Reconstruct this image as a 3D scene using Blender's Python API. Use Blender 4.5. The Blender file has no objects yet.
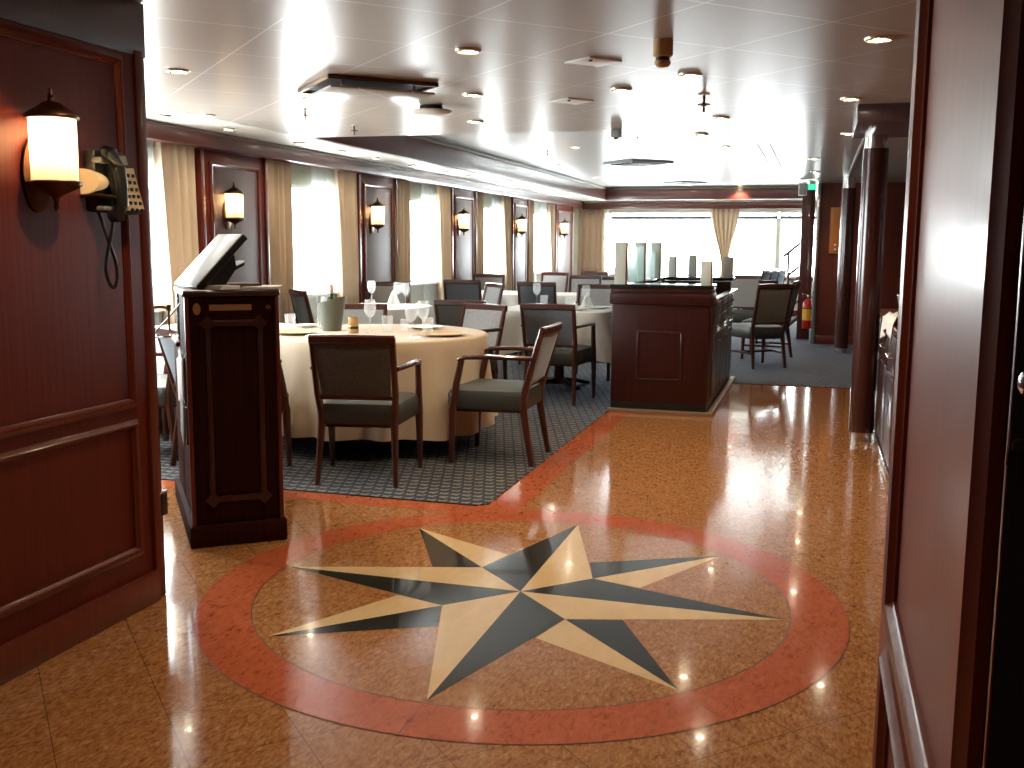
import bpy, bmesh, math, random
from mathutils import Vector, Matrix
random.seed(7)
PI=math.pi
COL=bpy.context.scene.collection
SC=bpy.context.scene

# ------------------------------------------------------------------ materials
def nt(name):
    m=bpy.data.materials.new(name); m.use_nodes=True
    t=m.node_tree; b=t.nodes['Principled BSDF']
    return m,t,b
def pbr(name,col,rough=.5,metal=0,coat=0,spec=.5,emit=None,es=0,sheen=0,coat_r=.1):
    m,t,b=nt(name)
    b.inputs['Base Color'].default_value=(*col,1)
    b.inputs['Roughness'].default_value=rough
    b.inputs['Metallic'].default_value=metal
    b.inputs['Coat Weight'].default_value=coat
    b.inputs['Coat Roughness'].default_value=coat_r
    b.inputs['Specular IOR Level'].default_value=spec
    b.inputs['Sheen Weight'].default_value=sheen
    if emit:
        b.inputs['Emission Color'].default_value=(*emit,1); b.inputs['Emission Strength'].default_value=es
    return m
def N(t,typ,**kw):
    n=t.nodes.new(typ)
    for k,v in kw.items():
        if k in ('operation','data_type','blend_type','noise_dimensions','wave_type','bands_direction','feature','wave_profile'): setattr(n,k,v)
        else: n.inputs[k].default_value=v
    return n
def ramp(t,fac,stops):
    r=t.nodes.new('ShaderNodeValToRGB'); el=r.color_ramp.elements
    while len(el)<len(stops): el.new(.5)
    for e,(p,c) in zip(el,stops): e.position=p; e.color=(*c,1)
    t.links.new(fac,r.inputs[0]); return r.outputs[0]
def coords(t,scale=(1,1,1),rot=(0,0,0)):
    c=t.nodes.new('ShaderNodeTexCoord'); mp=t.nodes.new('ShaderNodeMapping')
    mp.inputs['Scale'].default_value=scale; mp.inputs['Rotation'].default_value=rot
    t.links.new(c.outputs['Object'],mp.inputs[0]); return mp.outputs[0]
def math_(t,op,a,b=None,c=None):
    n=t.nodes.new('ShaderNodeMath'); n.operation=op
    for i,x in enumerate((a,b,c)):
        if x is None: continue
        if isinstance(x,(int,float)): n.inputs[i].default_value=x
        else: t.links.new(x,n.inputs[i])
    return n.outputs[0]
def mixc(t,fac,a,b):
    n=t.nodes.new('ShaderNodeMix'); n.data_type='RGBA'
    for s,x in ((n.inputs[0],fac),(n.inputs[6],a),(n.inputs[7],b)):
        if isinstance(x,(int,float)): s.default_value=x
        elif isinstance(x,tuple): s.default_value=(*x,1)
        else: t.links.new(x,s)
    return n.outputs[2]
def bump(t,b,h,strength=.2,dist=.002):
    n=t.nodes.new('ShaderNodeBump'); n.inputs['Strength'].default_value=strength; n.inputs['Distance'].default_value=dist
    t.links.new(h,n.inputs['Height']); t.links.new(n.outputs[0],b.inputs['Normal'])
def wood(name,c1,c2,rough=.38,coat=.35,grain=(60,60,2.2),spec=.4):
    m,t,b=nt(name)
    v=coords(t,grain)
    n=N(t,'ShaderNodeTexNoise',Scale=1.0,Detail=5.0,Roughness=.6,Distortion=.3); t.links.new(v,n.inputs['Vector'])
    t.links.new(ramp(t,n.outputs[0],[(.3,c1),(.7,c2)]),b.inputs['Base Color'])
    b.inputs['Roughness'].default_value=rough; b.inputs['Coat Weight'].default_value=coat
    b.inputs['Coat Roughness'].default_value=.12; b.inputs['Specular IOR Level'].default_value=spec
    return m
def granite(name,cols,scale,joints=False,rough=.07):
    m,t,b=nt(name)
    v=coords(t,(scale,scale*.42,scale),(0,0,.35))
    n=N(t,'ShaderNodeTexNoise',Scale=1.0,Detail=6.0,Roughness=.68,Distortion=.6); t.links.new(v,n.inputs['Vector'])
    v2=coords(t,(scale*.28,scale*.2,scale*.3))
    n2=N(t,'ShaderNodeTexNoise',Scale=1.0,Detail=3.0,Roughness=.5); t.links.new(v2,n2.inputs['Vector'])
    f=math_(t,'ADD',math_(t,'MULTIPLY',n.outputs[0],.8),math_(t,'MULTIPLY',n2.outputs[0],.2))
    c=ramp(t,f,cols)
    if joints:
        tc=t.nodes.new('ShaderNodeTexCoord'); sx=t.nodes.new('ShaderNodeSeparateXYZ'); t.links.new(tc.outputs['Object'],sx.inputs[0])
        s=.70710678
        def band(sign,off):
            u=math_(t,'ADD',math_(t,'MULTIPLY',sx.outputs[0],s),math_(t,'MULTIPLY',sx.outputs[1],s*sign))
            u=math_(t,'SUBTRACT',u,off)
            u=math_(t,'PINGPONG',u,.1525)
            return math_(t,'LESS_THAN',u,.0014)
        j=math_(t,'MAXIMUM',band(1,(-1.055+3.673)*s-1.405),band(-1,(-1.055-3.673)*s+.139))
        c=mixc(t,math_(t,'MULTIPLY',j,.75),c,(.05,.025,.012))
    t.links.new(c,b.inputs['Base Color'])
    b.inputs['Roughness'].default_value=.11; b.inputs['Specular IOR Level'].default_value=.30
    b.inputs['Coat Weight'].default_value=.22; b.inputs['Coat Roughness'].default_value=.02
    return m

M={}
M['wood']=wood('mahogany_panel',(.098,.0125,.0065),(.145,.021,.0115),.46,.06,spec=.18)
M['wood_dark']=wood('mahogany_dark',(.030,.0085,.006),(.05,.014,.010),.35)
M['wood_podium']=wood('mahogany_podium',(.022,.006,.0045),(.038,.010,.0075),.7,0,spec=.03)
M['wood_jamb_lit']=wood('mahogany_jamb_lit',(.17,.036,.022),(.23,.055,.034),.42,.1,spec=.3)  # jamb wood lightened and reddened to carry the orange floor's reflection
M['wood_station_shaded']=wood('mahogany_station_shaded',(.030,.0050,.0040),(.046,.0088,.0068),.42,.08,spec=.25)  # shadow on the station front is put into this darker base
M['wood_trim']=wood('mahogany_moulding',(.095,.014,.007),(.155,.026,.012),.34,.3)
M['wood_val']=wood('mahogany_valance',(.075,.020,.016),(.115,.034,.027),.33,.4,(60,2.2,60))
M['wood_chair']=wood('chair_wood',(.045,.011,.008),(.078,.020,.013),.28,.5,(40,40,5))
M['wood_back']=wood('mahogany_bulkhead',(.085,.016,.009),(.14,.028,.015),.35,.4)
M['orange']=wood('orange_wood',(.42,.12,.02),(.55,.18,.035),.4,.3)
M['door_black']=pbr('door_black',(.006,.004,.0035),.95,spec=0)
M['panel']=pbr('grey_mauve_panel',(.125,.077,.073),.5)
gcols=[(.30,(.08,.030,.012)),(.41,(.255,.100,.034)),(.50,(.36,.152,.052)),(.58,(.42,.205,.082)),(.69,(.53,.33,.19))]
M['granite']=granite('granite_tiles',gcols,80,True)
M['granite_plain']=granite('granite_field',gcols,80)
M['red']=granite('red_granite',[(.34,(.20,.042,.017)),(.46,(.42,.098,.038)),(.6,(.48,.124,.050)),(.7,(.52,.18,.09))],55)
M['black_inlay']=granite('black_granite',[(.3,(.016,.016,.013)),(.62,(.026,.026,.022)),(.70,(.16,.16,.14))],150)
M['cream_inlay']=granite('cream_marble',[(.3,(.62,.42,.21)),(.7,(.70,.51,.28))],18)
M['grout']=pbr('dark_grout',(.045,.02,.012),.4)
M['black_gloss']=pbr('black_granite_top',(.012,.014,.014),.06)
M['steel']=pbr('grey_steel',(.16,.17,.175),.5,.6)
M['kick']=pbr('worn_kick_rail',(.36,.25,.18),.35,.5)
M['chrome']=pbr('brushed_chrome',(.72,.72,.70),.22,1)
M['brass']=pbr('antique_brass',(.45,.28,.10),.28,1)
M['bronze']=pbr('dark_bronze',(.15,.075,.038),.34,1)
M['black']=pbr('black_plastic',(.012,.012,.013),.35)
M['dark_plastic']=pbr('charcoal_plastic',(.013,.015,.015),.38)
M['grey_plastic']=pbr('grey_plastic',(.30,.31,.31),.4)
M['white']=pbr('white_paint',(.78,.77,.73),.45)
M['offwhite']=pbr('offwhite_lining',(.66,.66,.60),.6)
M['paper']=pbr('paper',(.80,.79,.75),.7)
M['tan_tape']=pbr('worn_veneer',(.40,.24,.12),.6)
M['china']=pbr('white_china',(.82,.80,.76),.15)
M['charger']=pbr('beige_woven',(.55,.42,.24),.6)
M['napkin']=pbr('napkin_linen',(.78,.76,.72),.85)
M['bucket']=pbr('grey_green_enamel',(.115,.125,.100),.38)
M['gold']=pbr('gold_glass',(.50,.31,.12),.25,.4)
M['bottle']=pbr('green_glass_bottle',(.02,.045,.012),.08)
M['capsule']=pbr('peach_capsule',(.72,.47,.34),.4)
M['detector']=pbr('beige_detector',(.55,.36,.16),.4)
M['ext_red']=pbr('extinguisher_red',(.55,.018,.012),.3)
M['ext_yellow']=pbr('extinguisher_yellow',(.75,.42,.04),.45)
M['green_sign']=pbr('green_sign',(.03,.35,.20),.4,emit=(.05,.6,.35),es=.5)
M['frosted']=pbr('pale_green_post',(.66,.69,.62),.4)
M['phone_cream']=pbr('phone_cream',(.62,.48,.30),.5)
M['shade']=None
M['cream_glow']=pbr('cream_cover_sconce_glow',(.85,.62,.33),.4,emit=(1.0,.62,.25),es=.12)  # faint emission imitates sconce light on the cover, which is no lamp
M['lens']=pbr('lamp_lens',(1,.9,.7),.3,emit=(1.0,.83,.58),es=45)
M['ring']=pbr('lamp_ring',(.75,.62,.45),.3,.6)
M['screen']=pbr('screen_window_glare',(.78,.81,.83),.18)  # pale base paints in the window's reflection on the screen
M['seat']=pbr('olive_seat_leather',(.040,.043,.036),.42)
M['seat_beige']=pbr('beige_seat',(.60,.45,.22),.6)
M['slit']=pbr('dark_gap',(.02,.014,.010),.6)

def ceiling_mat():
    m,t,b=nt('ceiling_panels')
    tc=t.nodes.new('ShaderNodeTexCoord'); sx=t.nodes.new('ShaderNodeSeparateXYZ'); t.links.new(tc.outputs['Object'],sx.inputs[0])
    s=.70710678
    def band(sign,off):
        u=math_(t,'ADD',math_(t,'MULTIPLY',sx.outputs[0],s),math_(t,'MULTIPLY',sx.outputs[1],s*sign))
        u=math_(t,'PINGPONG',math_(t,'SUBTRACT',u,off),.305)
        return math_(t,'LESS_THAN',u,.0045)
    j=math_(t,'MAXIMUM',band(1,(-1.055+3.673)*s+1.11),band(-1,(-1.055-3.673)*s-3.87))
    c=mixc(t,j,(.40,.35,.31),(.66,.63,.59))
    t.links.new(c,b.inputs['Base Color'])
    b.inputs['Roughness'].default_value=.28; b.inputs['Specular IOR Level'].default_value=.20
    return m
M['ceiling']=ceiling_mat()
M['cream_ceiling']=pbr('ceiling_soffit',(.70,.67,.61),.35)
M['coffer']=pbr('coffer_top',(.62,.62,.61),.24,spec=.2)

def carpet_mat():
    m,t,b=nt('patterned_carpet')
    tc=t.nodes.new('ShaderNodeTexCoord'); sx=t.nodes.new('ShaderNodeSeparateXYZ'); t.links.new(tc.outputs['Object'],sx.inputs[0])
    y=math_(t,'MULTIPLY',sx.outputs[1],1/.075)
    row=math_(t,'FLOOR',y)
    nz=N(t,'ShaderNodeTexNoise',Scale=22.0,Detail=2.0); t.links.new(tc.outputs['Object'],nz.inputs['Vector'])
    x=math_(t,'ADD',math_(t,'MULTIPLY',sx.outputs[0],1/.064),math_(t,'MULTIPLY',row,.37))
    wob=math_(t,'MULTIPLY',math_(t,'SINE',math_(t,'MULTIPLY',x,2*PI)),.13)
    wob=math_(t,'ADD',wob,math_(t,'MULTIPLY',nz.outputs[0],.5))
    fy=math_(t,'FRACT',math_(t,'ADD',y,wob))
    a=math_(t,'LESS_THAN',math_(t,'ABSOLUTE',math_(t,'SUBTRACT',fy,.5)),.20)
    fx=math_(t,'LESS_THAN',math_(t,'FRACT',x),.72)
    n=N(t,'ShaderNodeTexNoise',Scale=140.0,Detail=2.0); t.links.new(tc.outputs['Object'],n.inputs['Vector'])
    mask=math_(t,'MULTIPLY',math_(t,'MULTIPLY',a,fx),math_(t,'ADD',math_(t,'MULTIPLY',n.outputs[0],.9),.25))
    c=mixc(t,mask,(.0045,.0080,.0155),(.27,.24,.19))  # blue in base and sheen tint stands in for bluish window reflections
    t.links.new(c,b.inputs['Base Color']); b.inputs['Roughness'].default_value=.85
    b.inputs['Sheen Weight'].default_value=.14; b.inputs['Sheen Roughness'].default_value=.35; b.inputs['Sheen Tint'].default_value=(.35,.52,.95,1)
    return m
M['carpet']=carpet_mat()

def fabric(name,c1,c2,scale=260,rough=.8,sheen=.3):
    m,t,b=nt(name)
    v=coords(t,(scale,scale*.5,scale*.5))
    n=N(t,'ShaderNodeTexNoise',Scale=1.0,Detail=2.0); t.links.new(v,n.inputs['Vector'])
    t.links.new(ramp(t,n.outputs[0],[(.35,c1),(.65,c2)]),b.inputs['Base Color'])
    b.inputs['Roughness'].default_value=rough; b.inputs['Sheen Weight'].default_value=sheen; b.inputs['Sheen Tint'].default_value=(.7,.82,1,1)
    return m
M['backfab']=fabric('chair_back_weave',(.046,.041,.031),(.105,.094,.072),230,.8,.6)
M['backfab_lit']=fabric('window_lit_back_weave',(.085,.098,.110),(.15,.168,.185),230,.8,.5)  # back weave recoloured blue-grey to paint in grazing window light
M['beigefab']=fabric('beige_back_weave',(.13,.115,.09),(.21,.19,.155),230)
M['frontfab']=fabric('chair_front_weave',(.20,.19,.18),(.33,.32,.31),230)
def cloth_mat(name,col,rough=.8):
    m,t,b=nt(name)
    v=coords(t,(500,500,500)); n=N(t,'ShaderNodeTexNoise',Scale=1.0,Detail=1.0); t.links.new(v,n.inputs['Vector'])
    t.links.new(ramp(t,n.outputs[0],[(.3,tuple(x*.94 for x in col)),(.7,col)]),b.inputs['Base Color'])
    b.inputs['Roughness'].default_value=rough; b.inputs['Sheen Weight'].default_value=.15
    return m
M['cloth_ivory']=cloth_mat('ivory_tablecloth',(.57,.445,.315),.75)
M['cloth_white']=cloth_mat('white_tablecloth',(.74,.70,.64))
def translucent(name,col,frac,rough=.8,through=0):
    m,t,b=nt(name); o=t.nodes['Material Output']
    b.inputs['Base Color'].default_value=(*col,1); b.inputs['Roughness'].default_value=rough
    tr=t.nodes.new('ShaderNodeBsdfTranslucent'); tr.inputs[0].default_value=(*col,1)
    mx=t.nodes.new('ShaderNodeMixShader'); mx.inputs[0].default_value=frac
    t.links.new(b.outputs[0],mx.inputs[1]); t.links.new(tr.outputs[0],mx.inputs[2])
    last=mx.outputs[0]
    if through:
        tp=t.nodes.new('ShaderNodeBsdfTransparent'); m2=t.nodes.new('ShaderNodeMixShader'); m2.inputs[0].default_value=through
        t.links.new(last,m2.inputs[1]); t.links.new(tp.outputs[0],m2.inputs[2]); last=m2.outputs[0]
    t.links.new(last,o.inputs[0]); return m
M['drape']=translucent('gold_drape',(.56,.44,.315),.12)
M['sheer']=translucent('white_sheer',(.88,.90,.92),.75,through=.40)
M['blind']=translucent('pale_blind',(.82,.86,.80),.7)
def thin_glass(name,tint,refl=.12):
    m,t,b=nt(name); o=t.nodes['Material Output']; t.nodes.remove(b)
    tp=t.nodes.new('ShaderNodeBsdfTransparent'); tp.inputs[0].default_value=(*tint,1)
    gl=t.nodes.new('ShaderNodeBsdfGlossy'); gl.inputs['Roughness'].default_value=.03
    mx=t.nodes.new('ShaderNodeMixShader')
    if refl<=.1: mx.inputs[0].default_value=.04
    else:
        lw=t.nodes.new('ShaderNodeLayerWeight'); lw.inputs['Blend'].default_value=refl; t.links.new(lw.outputs['Fresnel'],mx.inputs[0])
    t.links.new(tp.outputs[0],mx.inputs[1]); t.links.new(gl.outputs[0],mx.inputs[2])
    t.links.new(mx.outputs[0],o.inputs[0]); return m
M['shade']=translucent('sconce_glass',(.93,.84,.68),.75,.3)
M['pane']=thin_glass('window_glass',(.97,.99,.98),.10)
M['crystal']=translucent('crystal_glass',(.95,.97,.98),.5,.05,.86)  # milky white share stands in for window reflections on the glass
M['screen_glass']=translucent('frosted_glass_screen',(.80,.92,.90),.7,.2,.35)

# ------------------------------------------------------------------ mesh helpers
def finish(name,bm,mat,parent=None,angle=35,smooth=True):
    bmesh.ops.recalc_face_normals(bm,faces=bm.faces)
    me=bpy.data.meshes.new(name); bm.to_mesh(me); bm.free()
    for mm in (mat if isinstance(mat,(list,tuple)) else [mat]): me.materials.append(M[mm] if isinstance(mm,str) else mm)
    if smooth:
        for p in me.polygons: p.use_smooth=True
        me.set_sharp_from_angle(angle=math.radians(angle))
    o=bpy.data.objects.new(name,me); COL.objects.link(o)
    if parent is not None: o.parent=parent
    return o
def box(bm,x0,x1,y0,y1,z0,z1,ch=0,mi=0):
    r=bmesh.ops.create_cube(bm,size=1,matrix=Matrix.Translation(((x0+x1)/2,(y0+y1)/2,(z0+z1)/2))@Matrix.Diagonal((abs(x1-x0),abs(y1-y0),abs(z1-z0),1)))
    fs=set(f for v in r['verts'] for f in v.link_faces)
    for f in fs: f.material_index=mi
    if ch:
        es=set(e for v in r['verts'] for e in v.link_edges)
        bmesh.ops.bevel(bm,geom=list(es),offset=ch,segments=2,affect='EDGES',profile=.5,material=-1)
def ring_loft(bm,rings,cap0=True,cap1=True,closed=True,mi=0):
    vs=[[bm.verts.new(p) for p in r] for r in rings]
    n=len(vs[0])
    for a,b in zip(vs,vs[1:]):
        for i in range(n if closed else n-1):
            j=(i+1)%n
            f=bm.faces.new((a[i],a[j],b[j],b[i])); f.material_index=mi
    if cap0 and closed: bm.faces.new(vs[0][::-1]).material_index=mi
    if cap1 and closed: bm.faces.new(vs[-1]).material_index=mi
    return vs
def lathe(bm,prof,cx=0,cy=0,z=0,seg=24,mi=0,cap0=True,cap1=True):
    rings=[]
    for r,h in prof:
        r=max(r,1e-4)
        rings.append([(cx+r*math.cos(2*PI*i/seg),cy+r*math.sin(2*PI*i/seg),z+h) for i in range(seg)])
    return ring_loft(bm,rings,cap0,cap1,True,mi)
def bar(bm,pts,sizes,ch=.25,up=(0,0,1),mi=0):
    """chamfered rectangular bar lofted through pts; sizes = (width across, depth) per point"""
    rings=[]
    for i,p in enumerate(pts):
        p=Vector(p); a=Vector(pts[max(i-1,0)]); b=Vector(pts[min(i+1,len(pts)-1)])
        d=(b-a).normalized(); u=Vector(up)
        if abs(d.dot(u))>.95: u=Vector((0,1,0))
        s=d.cross(u).normalized(); w=s.cross(d).normalized()
        sx,sy=sizes[i] if isinstance(sizes,list) else sizes
        hx,hy=sx/2,sy/2; c=min(sx,sy)*ch
        prof=[(hx,-hy+c),(hx,hy-c),(hx-c,hy),(-hx+c,hy),(-hx,hy-c),(-hx,-hy+c),(-hx+c,-hy),(hx-c,-hy)]
        rings.append([tuple(p+s*x+w*y) for x,y in prof])
    ring_loft(bm,rings,mi=mi)
def tube(bm,pts,r,seg=8,mi=0):
    rings=[]
    u=Vector((0,0,1))
    for i,p in enumerate(pts):
        p=Vector(p); a=Vector(pts[max(i-1,0)]); b=Vector(pts[min(i+1,len(pts)-1)])
        d=(b-a).normalized(); k=u if abs(d.dot(u))<.95 else Vector((0,1,0))
        s=d.cross(k).normalized(); w=s.cross(d).normalized()
        rr=r[i] if isinstance(r,(list,tuple)) else r
        rings.append([tuple(p+(s*math.cos(2*PI*j/seg)+w*math.sin(2*PI*j/seg))*rr) for j in range(seg)])
    ring_loft(bm,rings,mi=mi)
def rrect(hx,hy,r,n=4,taper=0):
    """rounded rectangle outline; taper narrows the -y side"""
    out=[]
    for cx,cy,a0 in ((hx-r,hy-r,0),(-hx+r,hy-r,PI/2),(-hx+r,-hy+r,PI),(hx-r,-hy+r,1.5*PI)):
        for k in range(n+1):
            a=a0+PI/2*k/n; x=cx+r*math.cos(a); y=cy+r*math.sin(a)
            x*=1-taper*(hy-y)/(2*hy)
            out.append((x,y))
    return out
def pad(bm,hx,hy,r,z0,z1,taper=0,puff=.012,e=.012,xf=lambda p:p):
    """upholstered pad"""
    L=[(z0,.006),(z0+e*.5,0),(z1-e,0),(z1-e*.3,e*.4),(z1,e*1.3)]
    rings=[[xf((x*(hx-i)/hx,y*(hy-i)/hy,z)) for x,y in rrect(hx,hy,r,4,taper)] for z,i in L]
    rings.append([xf((x*.6,y*.6,z1+puff)) for x,y in rrect(hx,hy,r,4,taper)])
    ring_loft(bm,rings)
def empty(name,loc=(0,0,0),rz=0):
    o=bpy.data.objects.new(name,None); COL.objects.link(o); o.location=loc; o.rotation_euler=(0,0,rz); o.empty_display_size=.1
    return o
def tag(o,label=None,cat=None,group=None,kind=None):
    if label: o['label']=label
    if cat: o['category']=cat
    if group: o['group']=group
    if kind: o['kind']=kind
    return o
def thing(name,label,cat,loc=(0,0,0),rz=0,group=None): return tag(empty(name,loc,rz),label,cat,group)
def dup(root,loc,rz,label,group=None):
    r=root.copy(); COL.objects.link(r); r.location=loc; r.rotation_euler=(0,0,rz); r['label']=label
    if group: r['group']=group
    for ch in list(root.children):
        c=ch.copy(); COL.objects.link(c); c.parent=r
        for g in list(ch.children):
            d=g.copy(); COL.objects.link(d); d.parent=c
    return r
def struct(o): o['kind']='structure'; return o

H=2.19      # ceiling height
# ------------------------------------------------------------------ camera
cam=bpy.data.cameras.new('camera'); co=bpy.data.objects.new('camera',cam); COL.objects.link(co)
P_,R_,Y_=math.radians(7.88),math.radians(.37),math.radians(16.6)
cp,sp=math.cos(P_),math.sin(P_); cr,sr=math.cos(R_),math.sin(R_); cy_,sy_=math.cos(Y_),math.sin(Y_)
Rx=Matrix(((1,0,0),(0,-sp,-cp),(0,cp,-sp))); Rz=Matrix(((cr,-sr,0),(sr,cr,0),(0,0,1)))
Mw=(Rz@Rx)@Matrix(((cy_,-sy_,0),(sy_,cy_,0),(0,0,1))).transposed()
r_,d_,f_=Mw[0],Mw[1],Mw[2]
co.matrix_world=Matrix(((r_[0],-d_[0],-f_[0],0),(r_[1],-d_[1],-f_[1],0),(r_[2],-d_[2],-f_[2],1.35),(0,0,0,1)))
cam.sensor_width=36; cam.lens=1015/1024*36; cam.clip_start=.01; cam.clip_end=200
SC.camera=co

# ------------------------------------------------------------------ floor
bm=bmesh.new(); box(bm,-4.9,3.2,-2.6,20.4,-.05,0); struct(finish('floor',bm,'granite'))
bm=bmesh.new()
pts=[(-4.6,4.86),(-1.64,4.86),(-1.585,4.91),(-1.585,10.1),(2.6,10.1),(2.6,20.1),(-4.6,20.1)]
a=[bm.verts.new((x,y,0)) for x,y in pts]; f=bm.faces.new(a)
ex=bmesh.ops.extrude_face_region(bm,geom=[f])
for v in ex['geom']:
    if isinstance(v,bmesh.types.BMVert): v.co.z=.006
tag(finish('carpet',bm,'carpet',smooth=False),'dark carpet tinted with blue window sheen and rows of beige flecks under the dining tables','carpet')
# red granite border along the carpet
bm=bmesh.new()
A0,B0,C0,D0,E0=[bm.verts.new((x,y,.0006)) for x,y in ((-4.2,4.70),(-1.50,4.70),(-1.585,4.91),(-1.64,4.86),(-4.2,4.86))]
bm.faces.new((A0,B0,C0,D0,E0)); bm.faces.new([B0]+[bm.verts.new((x,y,.0006)) for x,y in ((-1.40,4.82),(-1.40,8.0),(-1.585,8.0))]+[C0])
tag(finish('border_inlay',bm,'red',smooth=False),'red granite border strip running along the edge of the blue-tinted carpet','floor inlay')
bm=bmesh.new(); bm.faces.new([bm.verts.new((x,y,.0006)) for x,y in ((-.70,9.96),(.6,9.96),(.6,10.1),(-.70,10.1))])
tag(finish('border_inlay',bm,'red',smooth=False),'short red granite strip where the aisle meets the carpet by the column','floor inlay')
# compass rose
CX,CY=-1.055,3.673
root=thing('compass_rose','round eight-pointed star inlay with red granite ring in the floor','floor inlay',(CX,CY,0))
def disk(bm,r0,r1,a0,a1,z,n):
    for i in range(n):
        b0=a0+(a1-a0)*i/n; b1=a0+(a1-a0)*(i+1)/n
        P=[(r1,b0),(r1,b1)]+([(r0,b1),(r0,b0)] if r0>0 else [])
        v=[(r*math.sin(b),r*math.cos(b),z) for r,b in P]
        if r0<=0: v.append((0,0,z))
        bm.faces.new([bm.verts.new(p) for p in v])
bm=bmesh.new(); disk(bm,0,1.226,0,2*PI,.0012,128); finish('joint_line',bm,'grout',root,smooth=False)
bm=bmesh.new(); disk(bm,0,1.018,0,2*PI,.0018,128); finish('inner_field',bm,'granite_plain',root,smooth=False)
bm=bmesh.new()
for k in range(8): disk(bm,1.022,1.223,k*PI/4+.0012,(k+1)*PI/4-.0012,.0018,16)
finish('ring',bm,'red',root,smooth=False)
def pol(r,deg): a=math.radians(deg); return Vector((r*math.sin(a),r*math.cos(a),0))
for k in range(8):
    ang=k*45; bm=bmesh.new()
    tip=pol(1.0,ang)
    if k%2==0:
        base=Vector((0,0,0)); lft=pol(.335,ang-45); rgt=pol(.335,ang+45); z=.0028
    else:
        base=pol(.335,ang); z=.0024
        lft=pol(.475,ang-22.5); rgt=pol(.475,ang+22.5)
    for side,mi in ((lft,0),(rgt,1)):
        f=bm.faces.new([bm.verts.new((p.x,p.y,z)) for p in (base,side,tip)]); f.material_index=mi
    finish('star_point',bm,['black_inlay','cream_inlay'],root,smooth=False)

# ------------------------------------------------------------------ ceiling
def poly(bm,pts,z,mi=0):
    f=bm.faces.new([bm.verts.new((x,y,z)) for x,y in pts]); f.material_index=mi; return f
bm=bmesh.new()
CL,CR_,CF,CB=-3.95,-.53,7.62,19.4
poly(bm,[(-4.9,-2.6),(3.2,-2.6),(3.2,7.62),(-1.45,7.66),(-3.95,7.6),(-4.9,7.6)],H)
poly(bm,[(-4.9,7.6),(-3.95,7.6),(-3.95,19.4),(-4.9,19.4)],H)
poly(bm,[(-4.9,19.4),(3.2,19.4),(3.2,20.4),(-4.9,20.4)],H)
poly(bm,[(-1.45,7.66),(3.2,7.62),(3.2,19.4),(-.15,19.4),(-.15,13.8),(-.53,13.8),(-.53,8.95)],H)
# coffer sides
def side(a,b,z0,z1,mi=0):
    f=bm.faces.new([bm.verts.new(p) for p in ((*a,z0),(*b,z0),(*b,z1),(*a,z1))]); f.material_index=mi
side((-3.95,7.6),(-1.45,7.66),H,2.43); side((-1.45,7.66),(-.53,8.95),H,2.43); side((-.53,8.95),(-.53,13.8),H,2.43); side((-.53,13.8),(-.15,13.8),H,2.43); side((-.15,13.8),(-.15,19.4),H,2.43)
side((-3.95,7.6),(-3.95,19.4),H,2.43); side((-3.95,19.4),(-.15,19.4),H,2.43)
poly(bm,[(-3.95,7.6),(-1.45,7.66),(-.53,8.95),(-.53,13.8),(-.15,13.8),(-.15,19.4),(-3.95,19.4)],2.43,1)
struct(finish('ceiling',bm,['ceiling','coffer'],smooth=False))
bm=bmesh.new()
box(bm,-3.96,-3.925,7.62,19.39,H-.004,2.395,.006); box(bm,-3.93,-.16,19.36,19.41,H-.004,2.375,.006)
struct(finish('trim_1',bm,'wood_val'))
bm=bmesh.new()
box(bm,-3.955,-3.90,7.64,19.36,2.39,2.428,.008); box(bm,-3.9,-.16,19.33,19.4,2.375,2.42,.006)
struct(finish('trim_2',bm,pbr('olive_cove',(.16,.15,.10),.5)))
bm=bmesh.new()
box(bm,-3.955,-3.94,7.62,19.4,H-.012,H+.004,.003); box(bm,-3.95,-.16,19.39,19.42,H-.014,H+.004,.003)
struct(finish('trim_3',bm,'white'))
bm=bmesh.new()
for x in (-.535,-.432): box(bm,x,x+.012,8.95,13.8,H-.004,H+.002)
box(bm,-.535,-.42,13.78,13.8,H-.004,H+.002)
struct(finish('trim_4',bm,pbr('seam_grey',(.30,.28,.27),.5)))
bm=bmesh.new(); box(bm,.30,.318,8.2,13.9,H-.008,H+.002); struct(finish('trim_5',bm,'white'))
bm=bmesh.new(); box(bm,-4.64,-4.02,3.0,19.9,H-.002,H+.003); struct(finish('trim_6',bm,'cream_ceiling'))

# valances
bm=bmesh.new(); box(bm,-4.62,-4.5,3.0,20.05,2.06,H,.006); box(bm,-4.5,-4.494,3.0,20.0,2.165,2.18); struct(finish('trim_7',bm,'wood_val'))
M['wood_val2']=wood('mahogany_valance_back',(.075,.018,.013),(.115,.03,.022),.33,.4,(2.2,60,60))
bm=bmesh.new(); box(bm,-4.5,-.12,19.88,20.0,2.03,2.15,.006); struct(finish('trim_8',bm,'wood_val2'))
bm=bmesh.new(); box(bm,.19,2.6,6.57,7.56,2.085,H,.004); struct(finish('trim_9',bm,wood('beam_wood',(.05,.022,.022),(.075,.034,.034),.4,.3)))

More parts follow.
